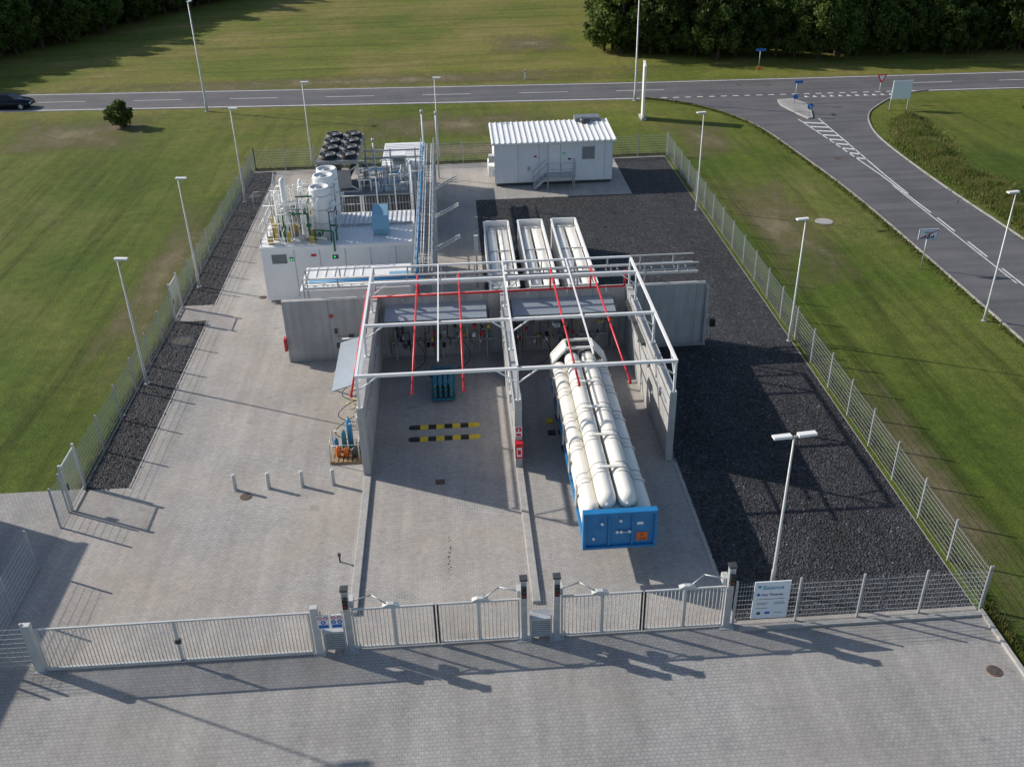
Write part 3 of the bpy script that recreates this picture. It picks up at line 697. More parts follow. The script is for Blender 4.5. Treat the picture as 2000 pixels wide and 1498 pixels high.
q.hexa([(-5.0,52.9,4.0),(-4.0,52.9,4.0),(-4.0,53.28,4.6),(-5.0,53.28,4.6),(-5.0,52.9,4.06),(-4.0,52.9,4.06),(-4.0,53.28,4.66),(-5.0,53.28,4.66)],LTEAL)
q.obj("ventilation_hood",e)
e=empty("equipment_container",(-5.5,48.7,0)); q=M()
q.box(-8.5,-2.75,47.3,50.3,0.1,2.75,WHITE); q.box(-8.56,-2.7,47.24,50.36,2.75,2.85,WHITE2); q.obj("walls",e,0.02)
q=M(); ribs(q,-8.5,-5.0,47.3,50.3,2.85,WHITE2,0.5); q.box(-3.9,-2.76,48.2,49.3,2.85,2.87,LTEAL); q.obj("roof_ribs",e)
e=empty("louvred_container",(-5.6,62.5,0)); q=M()
q.box(-8.7,-2.9,61.4,64.6,0,3.1,DGREY); q.box(-8.75,-2.85,61.35,64.65,3.1,3.2,MGREY)
x=-8.6
while x<-2.95: q.box(x,x+0.07,61.3,61.4,0.2,3.0,MGREY); x+=0.2
for x in (-6.3,-6.15,-2.95): q.box(x-0.05,x+0.05,61.25,61.39,0.1,3.2,WHITE2)
q.obj("walls",e); q=M(); q.box(-5.3,-3.2,61.8,64.2,3.2,3.28,PANEL)
for _ in range(44):
    x=random.uniform(-6.2,-3);y=random.uniform(61.6,64.4);z1=3.2+random.uniform(0.3,1.6);x2=x+random.uniform(-1.2,1.2)
    q.pipe([(x,y,3.2),(x,y,z1),(x2,y,z1),(x2,y+random.uniform(-.8,.8),z1)],0.035,random.choice((GALV,GALV,WHITE2,MGREY,BLUEP)),6)
rail(q,[(-6.2,61.5,0),(-2.95,61.5,0),(-2.95,64.5,0),(-6.2,64.5,0)],3.2,1.1,GALV)
rail(q,[(-6.2,65.5,0),(-2.6,65.5,0)],3.2,1.1,GALV)
for z1 in (4.4,4.9): q.beam((-6.2,65.4,z1),(-2.4,65.4,z1),.08,.1,GALV)
for x in (-6.1,-4.4,-2.7): q.beam((x,65.4,0),(x,65.4,5.0),.09,.09,GALV)
for x in (-5.2,-4.0,-3.0): q.beam((x,61.2,2),(x,61.2,5.6 if x==-3 else 4.4),0.08,0.08,WHITE2)
q.obj("roof_equipment",e)
e=empty("dry_cooler",(-7.65,65,3.1)); q=M(); x0,x1,y0,y1,zt=-9.0,-6.35,62.0,68.6,5.3
q.box(x0,x1,y0,y1,zt-0.22,zt,MGREY)
for s,xx in ((1,x0),(-1,x1)):
    xm=(x0+x1)/2
    q.hexa([(xm-s*0.35,y0,3.4),(xm-s*0.27,y0,3.4),(xm-s*0.27,y1,3.4),(xm-s*0.35,y1,3.4),(xx,y0,zt-.22),(xx+s*0.08,y0,zt-.22),(xx+s*0.08,y1,zt-.22),(xx,y1,zt-.22)],DGREY)
for yy in (y0,y1-0.1):
    for xx in (x0,x1): q.beam((xx,yy,3.1 if yy<64 else 0),(xx,yy,zt-.2),0.1,0.1,GALV)
    q.beam((x0,yy,3.3),(x1,yy,zt-.3),0.07,0.07,GALV); q.beam((x1,yy,3.3),(x0,yy,zt-.3),0.07,0.07,GALV); q.beam((x0,yy,3.25),(x1,yy,3.25),0.1,0.1,GALV)
q.box(x0+0.5,x1-0.5,y0-0.04,y0,3.5,4.7,MGREY)
q.obj("coil_frame",e); q=M()
for i in range(2):
    for j in range(4):
        fx=x0+0.68+i*1.3; fy=y0+0.85+j*1.63
        q.lathe((fx,fy,zt),(fx,fy,zt+1),[(0,0.62),(0.28,0.56),(0.28,0.52),(0.02,0.5)],BLACK,24,True,False,True)
        q.cyl((fx,fy,zt+0.03),(fx,fy,zt+0.2),0.13,GALV,10)
        for kk in range(5):
            a=kk*2*math.pi/5; q.hexa([(fx+.1*math.cos(a),fy+.1*math.sin(a),zt+.08),(fx+.48*math.cos(a-.2),fy+.48*math.sin(a-.2),zt+.06),(fx+.48*math.cos(a+.35),fy+.48*math.sin(a+.35),zt+.14),(fx+.1*math.cos(a+.8),fy+.1*math.sin(a+.8),zt+.12),
                (fx+.1*math.cos(a),fy+.1*math.sin(a),zt+.09),(fx+.48*math.cos(a-.2),fy+.48*math.sin(a-.2),zt+.07),(fx+.48*math.cos(a+.35),fy+.48*math.sin(a+.35),zt+.15),(fx+.1*math.cos(a+.8),fy+.1*math.sin(a+.8),zt+.13)],MGREY)
        for kk in range(4): a=kk*math.pi/4; q.beam((fx-.54*math.cos(a),fy-.54*math.sin(a),zt+.285),(fx+.54*math.cos(a),fy+.54*math.sin(a),zt+.285),0.015,0.015,GALV)
q.obj("fans",e)
e=empty("electrical_container",(-3.7,71,0)); q=M()
q.box(-5.2,-2.3,67.5,73.4,0.1,3.0,WHITE); q.box(-5.26,-2.24,67.44,73.46,3.0,3.1,WHITE2); q.obj("walls",e,0.02)
q=M(); ribs(q,-5.2,-2.3,69.2,73.3,3.1,WHITE2,0.4,'x'); q.box(-4.5,-3.5,67.8,69.0,3.1,3.8,WHITE2)
for i in range(6): q.box(-4.4,-3.6,67.77,67.8,3.2+i*0.09,3.25+i*0.09,MGREY)
q.obj("roof_unit",e)
for x,y,h in ((-2.2,69,6.4),(-5.6,66.5,5.2),(-2.85,60.5,5.4),(-1.3,74,5.0)):
    q=M(); q.cyl((x,y,0),(x,y,h),0.06,WHITE2 if x<-2 else GALV,8); q.cyl((x,y,h),(x,y,h+0.25),0.1,GALV,8); q.box(x-0.15,x+0.15,y-0.15,y+0.15,0.008,0.03,GALV); q.obj("vent_stack")

e=empty("control_building",(7.4,73.3,0)); q=M()
q.box(3.0,12.0,71.35,75.4,0.25,3.25,WHITE); q.box(3.1,11.9,71.45,75.3,0,0.25,DGREY); q.obj("walls",e,0.02)
q=M()
q.hexa([(2.8,71.0,3.3),(12.2,71.0,3.3),(12.2,76.0,3.55),(2.8,76.0,3.55),(2.8,71.0,3.42),(12.2,71.0,3.42),(12.2,76.0,3.67),(2.8,76.0,3.67)],WHITE2)
x=2.9
while x<12.15: q.beam((x,71.0,3.45),(x,76.0,3.70),0.09,0.07,WHITE2); x+=0.42
q.obj("roof",e); q=M()
yy=71.35
q.box(7.05,7.1,yy-.03,yy,1.0,3.1,GALV);q.box(8.0,8.05,yy-.03,yy,1.0,3.1,GALV);q.box(7.1,8.0,yy-.04,yy,1.0,3.1,WHITE2)
q.box(8.05,8.85,yy-.03,yy,1.1,3.1,WHITE2)
for i in range(9): q.box(9.7,10.6,yy-.04,yy,1.95+i*0.1,2.01+i*0.1,MGREY)
q.box(9.65,10.65,yy-.02,yy,1.9,2.9,GALV)
q.box(8.2,8.35,yy-.08,yy,2.35,2.5,DGREY); q.box(8.24,8.31,yy-.1,yy-.081,2.4,2.46,LEDG)
for x in (3.0,4.8,6.4,11.4,12.0): q.box(x-.012,x+.012,yy-.02,yy,0.3,3.2,GALV)
q.box(6.0,6.2,yy-.03,yy,2.2,2.32,RED); q.box(5.5,5.7,yy-.05,yy,1.2,1.5,GALV); q.box(8.6,8.8,yy-.03,yy,1.9,2.05,YELL)
q.box(2.55,3.0,72.0,72.9,0.6,1.4,WHITE2); q.box(2.55,3.0,73.2,74.1,0.6,1.4,WHITE2); q.box(2.6,2.98,72.0,72.7,1.7,2.2,GALV)
q.box(9.6,11.6,75.5,76.6,3.3,3.95,MGREY); q.cyl((10.3,75.2,3.6),(10.3,75.2,4.0),0.35,DGREY,16)
q.obj("doors_and_vents",e); q=M()
q.box(6.9,9.0,70.2,71.3,0.92,0.98,GALV)
for i in range(4): q.box(6.92-i*0.25-0.24,6.92-i*0.25,70.35,71.15,0.74-i*0.2,0.78-i*0.2,GALV)
q.beam((6.9,70.3,0.92),(5.9,70.3,0.05),0.05,0.15,GALV); q.beam((6.9,71.2,0.92),(5.9,71.2,0.05),0.05,0.15,GALV)
rail(q,[(6.9,70.25,0),(9.0,70.25,0),(9.0,71.25,0)],0.98,1.05,GALV,0.022,0.7)
for y in (70.25,71.2):
    q.cyl((5.9,y,1.1),(6.9,y,2.03),0.022,GALV);q.cyl((5.9,y,0.6),(6.9,y,1.5),0.02,GALV);q.cyl((5.9,y,0),(5.9,y,1.1),0.022,GALV)
for x,y in ((6.95,70.25),(8.95,70.25),(8.95,71.2)): q.beam((x,y,0),(x,y,0.95),0.07,0.07,GALV)
for x in np.arange(7.1,9.0,0.22): q.beam((x,70.25,0.98),(x,70.25,2.0),0.012,0.012,GALV)
q.obj("entrance_stairs",e)

e=empty("industrial_hall",(-30,27,0)); q=M(); q.box(-40,-24.0,15,34.6,0,5.2,WALLB); q.obj("walls",e)
q=M(); q.box(-40.1,-23.9,14.9,34.7,5.2,5.35,DGREY); q.obj("roof",e); q=M()
q.box(-24.0,-23.94,18,21.5,0,3.6,MGREY);
for y in (23.5,27,30.5): q.box(-24.0,-23.95,y,y+1.8,1.2,2.5,GLASS)
q.obj("doors_and_windows",e)

# ------------------------------------------------------------ fences
def mesh_fence(p,q_,h=1.85,name="wire_mesh_fence",step=2.5,z0=0.05,vs=0.1,wr=0.0048):
    m=M(); p=Vector((*p,0));q_=Vector((*q_,0));L=(q_-p).length;d=(q_-p)/L;n=max(1,round(L/step))
    for i in range(n+1):
        a=p+d*L*i/n; m.beam((a.x,a.y,0),(a.x,a.y,h+0.08),0.065,0.065,GALV)
    k=int(L/vs)
    for i in range(k):
        a=p+d*(i+0.5)*L/k; m.wire((a.x,a.y,z0),(a.x,a.y,h),wr,GALVL)
    z=z0+0.03
    while z<=h:
        m.wire((p.x,p.y,z),(q_.x,q_.y,z),0.0075,GALVL)
        z+=0.2
    return m.obj(name)
mesh_fence((-16.4,34.4),(-16.3,50.2)); mesh_fence((-16.3,52.0),(-16.2,77.7)); mesh_fence((-16.2,77.7),(17.6,77.7)); mesh_fence((17.55,24.0),(17.65,77.6))
mesh_fence((8.75,24.0),(17.5,24.0)); mesh_fence((-24,24.1),(-14.75,24.1)); mesh_fence((-16.5,24.2),(-16.5,29.0)); mesh_fence((-16.5,31.6),(-16.5,32.6))
def bar_gate(m,x0,x1,y,h,rail_w=0.06,sp=0.12,z0=0.1,r=0.014,mat=GALVL):
    m.beam((x0,y,z0),(x1,y,z0),rail_w,rail_w,mat); m.beam((x0,y,h),(x1,y,h),rail_w,rail_w,mat)
    m.beam((x0+rail_w/2,y,z0),(x0+rail_w/2,y,h),rail_w-.002,rail_w-.002,mat); m.beam((x1-rail_w/2,y,z0),(x1-rail_w/2,y,h),rail_w-.002,rail_w-.002,mat)
    x=x0+sp
    while x<x1-0.06: m.cyl((x,y,z0),(x,y,h+0.0),r,mat,5); x+=sp
def side_gate(y0,y1,x,h,name):
    m=M()
    for y in (y0,y1): m.beam((x,y,0),(x,y,h+0.15),0.1,0.1,GALVL)
    for z in (0.12,h): m.beam((x,y0+.08,z),(x,y1-.08,z),0.05,0.05,GALVL)
    y=y0+0.15
    while y<y1-0.1: m.cyl((x,y,0.12),(x,y,h),0.012,GALVL,5); y+=0.11
    m.box(x-0.06,x+0.06,y0+0.1,y0+0.2,0.95,1.25,DGREY); m.obj(name)
side_gate(32.7,34.3,-16.4,2.1,"pedestrian_gate"); side_gate(50.3,51.9,-16.3,2.1,"pedestrian_gate")
e=empty("sliding_gate",(-10,23.85,0)); m=M(); bar_gate(m,-14.35,-5.5,23.85,1.85); m.beam((-9.9,23.85,0.1),(-9.9,23.85,1.85),0.1,0.07,GALVL)
m.box(-14.3,-5.6,23.815,23.885,0.05,0.15,GALVL); m.box(-9.98,-9.8,23.78,23.92,0.9,1.05,DGREY); m.obj("gate_leaf",e)
m=M()
for x in (-14.55,-5.35): m.box(x-0.12,x+0.12,23.8,24.0,0,2.05,GALVL); m.box(x-0.2,x+0.2,23.72,24.08,0.008,0.03,GALV)
m.box(-14.75,-14.69,23.85,23.95,0,2.1,GALVL)
m.obj("gate_posts",e,0.01)
for x0,x1 in ((-4.3,1.55),(2.65,8.5)):
    e=empty("double_swing_gate",((x0+x1)/2,24,0)); m=M(); xm=(x0+x1)/2
    for a,b2 in ((x0+0.15,xm-0.04),(xm+0.04,x1-0.15)):
        bar_gate(m,a,b2,23.95,1.8,0.06,0.13); c=(a+b2)/2; m.beam((c,23.95,0.1),(c,23.95,1.8),0.08,0.07,GALVL)
    for dx in (-0.05,0.05): m.beam((xm+dx,23.93,0.08),(xm+dx,23.93,1.82),0.05,0.05,BLACK)
    m.obj("gate_leaves",e); m=M()
    for x,s in ((x0,1),(x1,-1)):
        m.box(x-0.10,x+0.10,23.86,24.08,0,2.65,GALV); m.box(x-0.13,x+0.13,23.84,24.1,2.65,2.72,DGREY)
        m.box(x-0.08,x+0.08,23.74,23.86,2.0,2.4,BLACK); m.cyl((x,23.73,2.11),(x,23.75,2.11),0.045,LEDR,10); m.cyl((x,23.73,2.28),(x,23.75,2.28),0.045,DGREY,10)
        m.box(x-0.25,x+0.25,23.75,24.2,0.008,0.03,GALV)
        m.pipe([(x+s*.1,24.1,2.0),(x+s*0.8,24.35,2.02),(x+s*1.3,24.02,1.9)],0.024,GALV); m.box(x+s*0.12-0.1,x+s*0.12+0.1,24.08,24.4,1.75,2.05,GALVL)
        xx=x+s*1.45; m.hexa([(xx-.28,23.92,1.84),(xx+.28,23.92,1.84),(xx+.28,24.12,1.84),(xx-.28,24.12,1.84),(xx-.1,23.95,1.92),(xx+.1,23.95,1.92),(xx+.1,24.09,1.92),(xx-.1,24.09,1.92)],GALVL)
    m.obj("gate_posts",e)
for x0,x1 in ((-5.15,-4.45),(1.75,2.45)):
    m=M(); 
    m.box(x0+.05,x1-.05,23.85,24.2,0.15,0.95,GALVL); m.box(x0,x1,23.8,24.25,0.95,1.0,GALV)
    z=0.2
    while z<0.95: m.box(x0,x1,23.8,23.85,z,z+0.03,GALV); z+=0.09
    for x in (x0,x1): m.beam((x,23.83,0),(x,23.83,1.9 if x0<0 else 1.1),0.05,0.05,GALV)
    for x in np.arange(x0,x1,0.08): m.wire((x,24.25,0.1),(x,24.25,1.8),0.006,GALVL)
    m.obj("gate_control_cabinet")
e=empty("safety_sign",(-4.85,23.78,1.2)); m=M(); m.box(-5.28,-4.88,23.76,23.79,1.2,1.78,WHITE2); m.box(-4.84,-4.44,23.76,23.79,1.2,1.78,WHITE2)
def disc(m,x,y,z,r,mat,n=16): m.cyl((x,y,z),(x,y-0.008,z),r,mat,n)
for x in (-5.18,-4.98,-4.74,-4.54): 
    disc(m,x,23.758,1.66,0.075,RED); disc(m,x,23.75,1.66,0.05,WHITE2)
    m.beam((x-.04,23.738,1.70),(x+.04,23.738,1.62),0.014,0.004,RED)
for x in (-5.08,-4.74,-4.54): disc(m,x,23.758,1.48,0.08,SIGNB); disc(m,x,23.75,1.485,0.03,WHITE2)
m.box(-5.24,-4.92,23.75,23.758,1.24,1.37,SIGNB); m.box(-4.8,-4.48,23.75,23.758,1.24,1.37,SIGNB)
m.obj("plates",e)
e=empty("site_sign_board",(9.95,23.9,0.3)); m=M(); m.box(9.32,10.55,23.88,23.92,0.32,1.95,SIGNW)
m.box(9.44,9.55,23.872,23.88,1.7,1.8,TEXTT)
for i,(a,b2,zz) in enumerate(((9.45,10.4,1.18),(9.45,9.85,1.02),(10.05,10.4,1.02),(9.45,9.8,0.95),(10.05,10.45,0.95),(9.45,9.85,0.78))): m.box(a,b2,23.872,23.88,zz,zz+0.02,MGREY)
m.box(9.5,9.62,23.872,23.88,0.5,0.62,GREEN); m.box(9.78,9.95,23.872,23.88,0.52,0.62,SIGNB); m.box(10.1,10.4,23.872,23.88,0.55,0.57,MGREY)
m.lathe((9.48,23.88,1.4),(9.48,23.87,1.4),[(0,0.06),(0.01,0.06)],SIGNB,14); m.obj("panel",e)
text("Balance",(9.6,23.87,1.62),0.24,TEXTT,"sign_text",e); text("Aer Fluente",(9.58,23.87,1.34),0.155,TEXTN,"sign_text",e)

# ------------------------------------------------------------ lamps
def lamp(x,y,h,heads,hl=0.62,r=0.055,name="street_lamp"):
    m=M(); m.lathe((x,y,0),(x,y,h),[(0,r*1.5),(0.9,r*1.45),(1.0,r*1.1),(h,r*0.6)],GALVL,10)
    m.cyl((x,y,0),(x,y,0.04),r*2.6,GALV,12)
    for sx,sy in heads:
        d=Vector((sx,sy,0)).normalized(); n=Vector((-d.y,d.x,0)); a=Vector((x,y,h))+d*(-0.12 if len(heads)==1 else 0.12); b2=a+d*hl
        if len(heads)>1: m.beam((x,y,h-0.05),tuple(a),0.05,0.05,GALV)
        P=lambda o,w,z: tuple(o+n*w+Vector((0,0,z)))
        m.hexa([P(a,-.1,-.03),P(b2,-.13,0.0),P(b2,.13,0.0),P(a,.1,-.03),P(a,-.1,.07),P(b2,-.1,.07),P(b2,.1,.07),P(a,.1,.07)] ,WHITE2)
        a2=a+d*0.15;m.hexa([P(a2,-.08,-.045),P(b2,-.1,-.02),P(b2,.1,-.02),P(a2,.08,-.045),P(a2,-.08,-.03),P(b2,-.1,-.003),P(b2,.1,-.003),P(a2,.08,-.03)],DGREY)
    return m.obj(name)
for x,y,h in ((-16.05,43.1,6.75),(-15.95,54.9,6.8),(-15.8,70.3,6.9),(-1.3,78.2,6.8)): lamp(x,y,h,[(1,-0.15)])
lamp(-11.7,78.3,6.8,[(1,-.1)])
for x,y,h in ((17.25,44.3,6.8),(17.0,64.5,6.9),(28.5,45.5,7.3)): lamp(x,y,h,[(-1,-0.15)])
lamp(10.6,25.6,6.6,[(-1,-.1),(1,0.1)]); lamp(-19.4,26.4,9.0,[(-.9,-.5),(1,0.0)],0.9)
lamp(-24.3,98,10.2,[(0.2,1)],0.8,0.09); lamp(18.2,96.0,10.4,[(0.1,1)],0.8,0.09)

# ------------------------------------------------------------ signs
m=M(); 
m.hexa([(17.55,88.6,0.25),(17.75,88.6,0.25),(17.9,90.0,0.25),(17.7,90.0,0.25),(17.55,88.6,4.9),(17.75,88.6,4.9),(17.9,90.0,5.15),(17.7,90.0,5.15)],WHITE2)
m.box(17.5,17.95,88.5,90.1,0,0.25,MCONC); m.obj("pylon_sign",None,0.02)
e=empty("town_exit_sign",(28.1,52.7,0)); m=M()
m.cyl((28.15,52.7,0),(28.15,52.7,2.1),0.04,GALV); m.box(27.55,28.75,52.62,52.66,1.95,2.6,SIGNW)
for z in (1.97,2.55): m.box(27.6,28.7,52.61,52.62,z,z+0.025,SIGNB)
for x in (27.58,28.69): m.box(x,x+0.025,52.61,52.62,1.97,2.57,SIGNB)
for i,(x,hh) in enumerate(((27.75,.1),(27.9,.18),(28.05,.1),(28.15,.25),(28.3,.12),(28.42,.16))): m.box(x,x+0.1,52.61,52.62,2.03,2.03+hh,DGREY)
m.beam((27.65,52.6,2.02),(28.65,52.6,2.5),0.004,0.05,RED); m.obj("post_and_panel",e)
text("Hobro",(28.15,52.605,2.33),0.2,TEXTN,"sign_text",e,align='CENTER')
e=empty("give_way_sign",(41.3,92,0)); m=M(); m.cyl((41.3,92,0),(41.3,92,2.3),0.035,GALV)
def tri(m,cx,y,zc,s,mat,th=0.03):
    a=[(cx-s,zc+s*0.58),(cx,zc-s*1.15),(cx+s,zc+s*0.58)]; b=len(m.v)
    m.v+=[(x,y,z) for x,z in a]+[(x,y+th,z) for x,z in a]
    m.face([b,b+1,b+2],mat); m.face([b+5,b+4,b+3],mat)
    for i in range(3): j=(i+1)%3; m.face([b+j,b+i,b+3+i,b+3+j],mat)
tri(m,41.3,91.93,2.35,0.5,RED); tri(m,41.3,91.91,2.36,0.30,WHITE2,0.015); m.obj("post_and_plate",e)
def disc_sign(x,y,h,name):
    m=M(); m.cyl((x,y,0),(x,y,h),0.035,GALV); m.cyl((x,y-0.05,h),(x,y-0.08,h),0.28,SIGNB,20)
    m.beam((x-0.12,y-0.09,h+0.12),(x+0.1,y-0.09,h-0.1),0.02,0.05,WHITE2); m.beam((x+0.12,y-0.09,h-0.12),(x-0.02,y-0.09,h-0.12),0.02,0.05,WHITE2);m.beam((x+0.12,y-0.09,h-0.12),(x+0.12,y-0.09,h+0.02),0.02,0.05,WHITE2); m.obj(name)
disc_sign(33.0,87.6,1.0,"keep_right_sign"); 
m=M(); m.cyl((33.2,92.4,0),(33.2,92.4,2.2),0.035,GALV); m.box(32.95,33.75,92.3,92.33,2.0,2.25,SIGNB); m.cyl((33.2,92.3,0.75),(33.2,92.27,0.75),0.26,SIGNB,18); m.obj("direction_sign")
m=M(); m.cyl((34.1,107.6,0),(34.1,107.6,2.2),0.04,GALV); m.box(33.6,34.7,107.5,107.54,2.0,2.25,SIGNB); m.box(33.9,34.3,107.45,107.5,0.0,0.35,ORNG); m.obj("street_name_sign")
m=M(); m.box(41.2,43.0,88.95,89.0,1.0,2.7,SIGNW)
for x in (41.25,42.95): m.beam((x,89.1,0),(x,89.1,2.7),0.08,0.08,GALV)
m.beam((41.25,89.08,1.2),(42.95,89.08,1.2),0.06,0.06,GALV); m.obj("information_board")
for x,y in ((8.1,107.1),(-60,109.5)):
    m=M(); m.box(x-.06,x+.06,y-.05,y+.05,0,1.0,WHITE2); m.box(x-.061,x+.061,y-.06,y-.05,0.75,0.9,DGREY); m.obj("delineator_post")

# ------------------------------------------------------------ car
e=empty("dark_car",(-45,102.4,0))
ang=math.atan2(-2.3,33)
def carpt(x,y,z): return (-44.9+x*math.cos(ang)-y*math.sin(ang),102.3+x*math.sin(ang)+y*math.cos(ang),z)
m=M()
secs=[(-2.2,0.62,0.45,0.85),(-2.05,0.82,0.30,0.98),(-1.2,0.9,0.25,1.0),(0.9,0.9,0.25,0.97),(1.7,0.86,0.27,0.86),(2.15,0.72,0.33,0.7),(2.28,0.6,0.42,0.6)]
prev=None
for (x,w,z0,z1) in secs:
    ring=[(x,-w,z0),(x,-w*1.02,(z0+z1)/2),(x,-w*0.93,z1),(x,0,z1+0.03),(x,w*0.93,z1),(x,w*1.02,(z0+z1)/2),(x,w,z0)]
    b=len(m.v); m.v+=[carpt(*a) for a in ring]
    if prev is not None:
        for i in range(7): j=(i+1)%7; m.face([prev+i,b+i,b+j,prev+j],CARP,True)
    else: m.face([b+i for i in range(7)][::-1],CARP)
    prev=b
m.face([prev+i for i in range(7)],CARP); m.obj("body",e)
m=M()
def cab(zlo,zhi,xl0,xl1,xh0,xh1,wl,wh,mat):
    m.hexa([carpt(xl0,-wl,zlo),carpt(xl1,-wl,zlo),carpt(xl1,wl,zlo),carpt(xl0,wl,zlo),carpt(xh0,-wh,zhi),carpt(xh1,-wh,zhi),carpt(xh1,wh,zhi),carpt(xh0,wh,zhi)],mat)
cab(0.95,1.36,-1.75,1.05,-1.15,0.35,0.8,0.62,GLASS); cab(1.362,1.42,-1.2,0.38,-1.05,0.25,0.64,0.56,CARP)
m.obj("cabin",e,0.03); m=M()
for x in (-1.35,1.4):
    for s in (-1,1):
        m.lathe(carpt(x,s*0.68,0.32),carpt(x,s*0.92,0.32),[(0,0.3),(0.03,0.32),(0.2,0.32),(0.23,0.28)],BLACK,20); m.cyl(carpt(x,s*0.9,0.32),carpt(x,s*0.925,0.32),0.2,GALV,12)
m.box(-42.72,-42.66,101.5,101.8,0.55,0.65,WHITE2); m.obj("wheels",e)

# ------------------------------------------------------------ vegetation
def leaf_mesh(name,h,rw,nclump,nleaf,size,trunk=True,mats=(LEAF,LEAF2),low=0.12,seed=0):
    R=np.random.default_rng(seed); MI=[]
    cz=h*(0.5+low/2); rz=h*(0.5-low/2)
    cents=[]
    for i in range(nclump):
        u=R.normal(size=3);u/=np.linalg.norm(u); rr=R.uniform(0.45,1.0)**0.6
        taper=1-0.35*max(0,u[2])
        cents.append((u[0]*rw*rr*taper*R.uniform(.8,1.15),u[1]*rw*rr*taper*R.uniform(.8,1.15),cz+u[2]*rz*rr,R.uniform(0.16,0.30)*rw,R.random()))
    allv=[]
    for (x,y,z,cr,k) in cents:
        n=nleaf; d=R.normal(size=(n,3)); d/=np.linalg.norm(d,axis=1)[:,None]
        P=np.array([x,y,z])+d*cr*R.uniform(0.4,1.15,size=(n,1)); P[:,2]=np.maximum(P[:,2],0.1)
        a=R.normal(size=(n,3)); a/=np.linalg.norm(a,axis=1)[:,None]
        nn=d+R.normal(size=(n,3))*0.7; b_=np.cross(nn,a); b_/=np.linalg.norm(b_,axis=1)[:,None]; a=np.cross(b_,nn); a/=np.linalg.norm(a,axis=1)[:,None]
        s=size*R.uniform(0.6,1.3,size=(n,1))
        q=np.stack([P-a*s*0.5,P+b_*s*0.32,P+a*s*0.5,P-b_*s*0.32],axis=1).reshape(-1,3)
        allv.append(q); MI+= [1 if k>0.5 else 0]*n
    q=np.concatenate(allv); nq=len(q)//4
    mm=M(); mm.v=[tuple(v) for v in q]; mm.f=[(4*i,4*i+1,4*i+2,4*i+3) for i in range(nq)]; mm.mi=MI; mm.sm=[False]*nq; mm.mats=list(mats)
    if trunk:
        mm.lathe((0,0,0),(0,0,h),[(0,h*0.03),(h*0.3,h*0.02),(h*0.75,h*0.008)],BARK,7)
        for i in range(7):
            a=i*2.4; z0=h*(0.2+0.07*i); mm.cyl((0,0,z0),(rw*0.6*math.cos(a),rw*0.6*math.sin(a),z0+h*0.16),h*0.01,BARK,5,h*0.004)
    me=bpy.data.meshes.new(name); me.from_pydata(mm.v,[],mm.f)
    for t in mm.mats: me.materials.append(t)
    me.polygons.foreach_set("material_index",mm.mi); me.update(); return me
trees=[leaf_mesh("tree_crown_%d"%i,h,rw,70,110,0.42,True,low=0.08,seed=i) for i,(h,rw) in enumerate(((11,3.6),(13,4.2),(9.5,3.4),(8,3.2)))]
def plant(me,x,y,s,parent,name):
    o=bpy.data.objects.new(name,me); o.location=(x,y,0); o.rotation_euler=(0,0,random.uniform(0,6.28)); o.scale=(s*random.uniform(.9,1.1),s*random.uniform(.9,1.1),s*random.uniform(.85,1.15))
    COL.objects.link(o)
    if parent: o.parent=parent
w1=bpy.data.objects.new("woodland",None); COL.objects.link(w1)
for _ in range(210):
    y=random.uniform(113,165); xl=21+(y-113)*0.14
    x=random.uniform(xl,xl+75)
    plant(random.choice(trees),x,y,random.uniform(0.8,1.15),w1,"tree")
x=18.8
while x<95:
    yy=119.5-min(1,(x-19)/18)*6.5+random.uniform(-1.2,1.2); plant(random.choice(trees[2:]),x,yy,random.uniform(0.5,0.95),w1,"tree"); x+=random.uniform(1.8,2.9)
y=119
while y<170: plant(random.choice(trees),20.5+(y-119)*0.14+random.uniform(-.9,.9),y,random.uniform(0.7,1.1),w1,"tree"); y+=2.6
w2=bpy.data.objects.new("woodland",None); COL.objects.link(w2)
for _ in range(260):
    t=random.random(); y=114+t*82; xe=-62+t*35; x=xe-random.random()**1.3*42
    plant(random.choice(trees),x,y,random.uniform(0.7,0.95),w2,"tree")
y=113
while y<200: plant(random.choice(trees[2:]),-62+(y-114)*0.427+random.uniform(-1.5,1.5),y,random.uniform(0.7,1.0),w2,"tree"); y+=2.4
bm_=leaf_mesh("bush_leaves",2.5,1.15,60,90,0.22,True,mats=(LEAF2,LEAF2),low=0.0,seed=11)
o=bpy.data.objects.new("round_bush",bm_); o.location=(-31.4,93.3,0); COL.objects.link(o)
o=bpy.data.objects.new("round_bush",bm_); o.location=(53.0,84.5,0); o.scale=(1.1,1.1,1.1); COL.objects.link(o)
q=M(); n=20; q.poly([(-31.2+1.6*math.cos(i*2*math.pi/n)*(1+.2*math.sin(i*3)),93.1+0.9*math.sin(i*2*math.pi/n)) for i in range(n)],0.012,SOIL); q.obj("soil_ring")
def tallgrass(name,n,fn,hmin,hmax,mat=BLADE):
    V=[];F=[]
    for i in range(n):
        x,y,k=fn(); h=random.uniform(hmin,hmax)*k; a=random.random()*6.28; w_=random.uniform(.03,.07); lx=random.uniform(-.4,.4)*h; ly=random.uniform(-.4,.4)*h
        b=len(V); V+=[(x-w_*math.cos(a),y-w_*math.sin(a),0),(x+w_*math.cos(a),y+w_*math.sin(a),0),(x+lx,y+ly,h)]; F.append((b,b+1,b+2))
    me=bpy.data.meshes.new(name); me.from_pydata(V,[],F); me.materials.append(mat); o=bpy.data.objects.new(name,me); COL.objects.link(o)
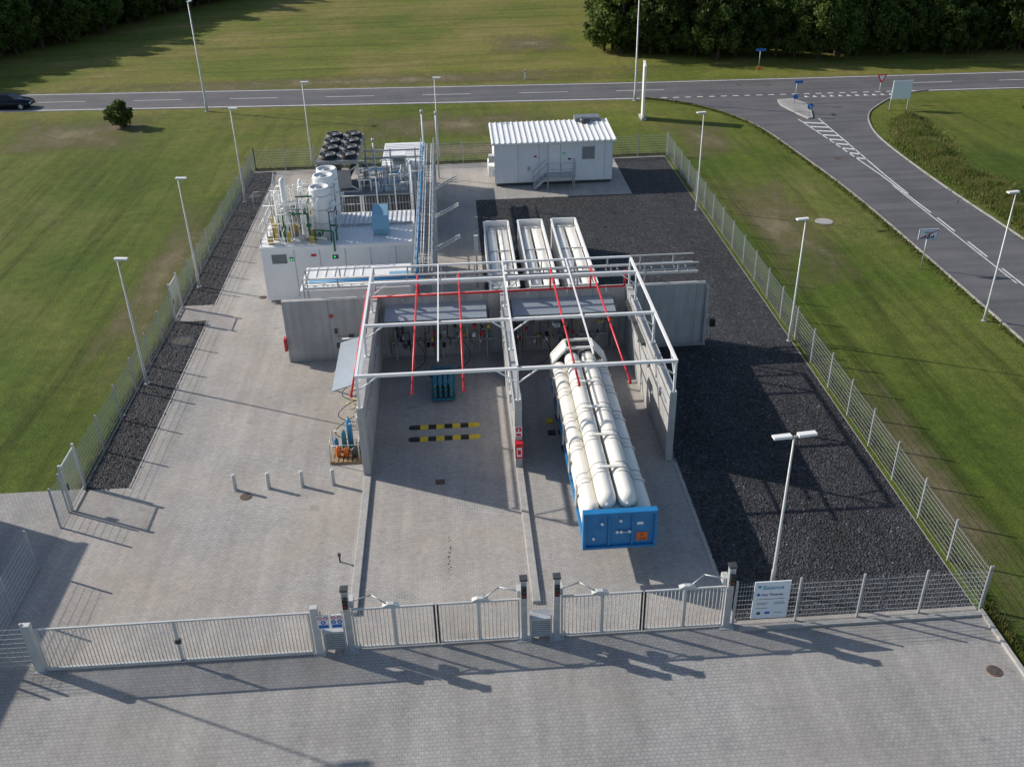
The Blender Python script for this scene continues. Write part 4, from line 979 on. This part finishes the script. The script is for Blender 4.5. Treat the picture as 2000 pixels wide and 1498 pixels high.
def fa():
    t=random.random(); y=86-t*45; xb=37.6 if y<78 else 37.6+(y-78)*0.35
    r=random.gauss(0.5,0.26); k=0.35+0.9*math.exp(-((r-.5)/.3)**2)*(0.7+0.3*math.sin(y*1.7)*math.sin(y*0.6+r*3)); return xb+r*(3.2+0.6*math.sin(y*.5)),y,max(.15,k)
tallgrass("tall_grass",70000,fa,0.3,0.85)
def fb():
    k=random.random()
    if k<0.3: return -16.5-abs(random.gauss(0,.12)),random.uniform(34.3,77.7),1
    if k<0.6: return 17.75+abs(random.gauss(0,.12)),random.uniform(20,77.7),1
    if k<0.8: return random.uniform(-16.3,17.6),77.85+abs(random.gauss(0,.15)),1
    t=random.random(); i=int(t*(len(sl)-2)); a=sl[i];c=sl[i+1];u=random.random(); return a[0]+(c[0]-a[0])*u-.2-abs(random.gauss(0,.2)),a[1]+(c[1]-a[1])*u,0.8
tallgrass("verge_grass",26000,fb,0.08,0.30,BLADE2)

# ------------------------------------------------------------ light, world, camera
sd_=Vector((-1.66,0.79,1.0)).normalized()
el=math.asin(sd_.z); az=math.atan2(sd_.x,sd_.y)
L=bpy.data.lights.new("sun",'SUN'); L.energy=5.0; L.angle=math.radians(0.53); L.color=(1.0,0.925,0.82)
lo=bpy.data.objects.new("sun",L); lo.rotation_euler=(-sd_).to_track_quat('-Z','Y').to_euler(); lo.location=(-80,40,60); COL.objects.link(lo)
W=bpy.data.worlds.new("World"); S.world=W; W.use_nodes=True; nt=W.node_tree
sky=nt.nodes.new("ShaderNodeTexSky"); sky.sky_type='NISHITA'; sky.sun_disc=False; sky.sun_elevation=el; sky.sun_rotation=az%(2*math.pi)
bg=nt.nodes["Background"]; bg.inputs["Strength"].default_value=0.125; nt.links.new(sky.outputs[0],bg.inputs["Color"])
fl=1877.4;t=math.radians(30.138);yw=math.radians(3.159);r=math.radians(-1.312)
fw=Vector((math.sin(yw)*math.cos(t),math.cos(yw)*math.cos(t),-math.sin(t))); rt=Vector((math.cos(yw),-math.sin(yw),0)); up=rt.cross(fw)
r2=rt*math.cos(r)+up*math.sin(r); u2=-rt*math.sin(r)+up*math.cos(r)
cam=bpy.data.cameras.new("camera"); cam.sensor_width=36; cam.lens=36*fl/2000; cam.clip_end=3000; cam.clip_start=0.1
co=bpy.data.objects.new("camera",cam); COL.objects.link(co)
mw=Matrix((( r2.x,u2.x,-fw.x,0),(r2.y,u2.y,-fw.y,0),(r2.z,u2.z,-fw.z,24),(0,0,0,1))); co.matrix_world=mw
S.camera=co
S.view_settings.view_transform='Standard'; S.view_settings.look='None'; S.view_settings.exposure=0
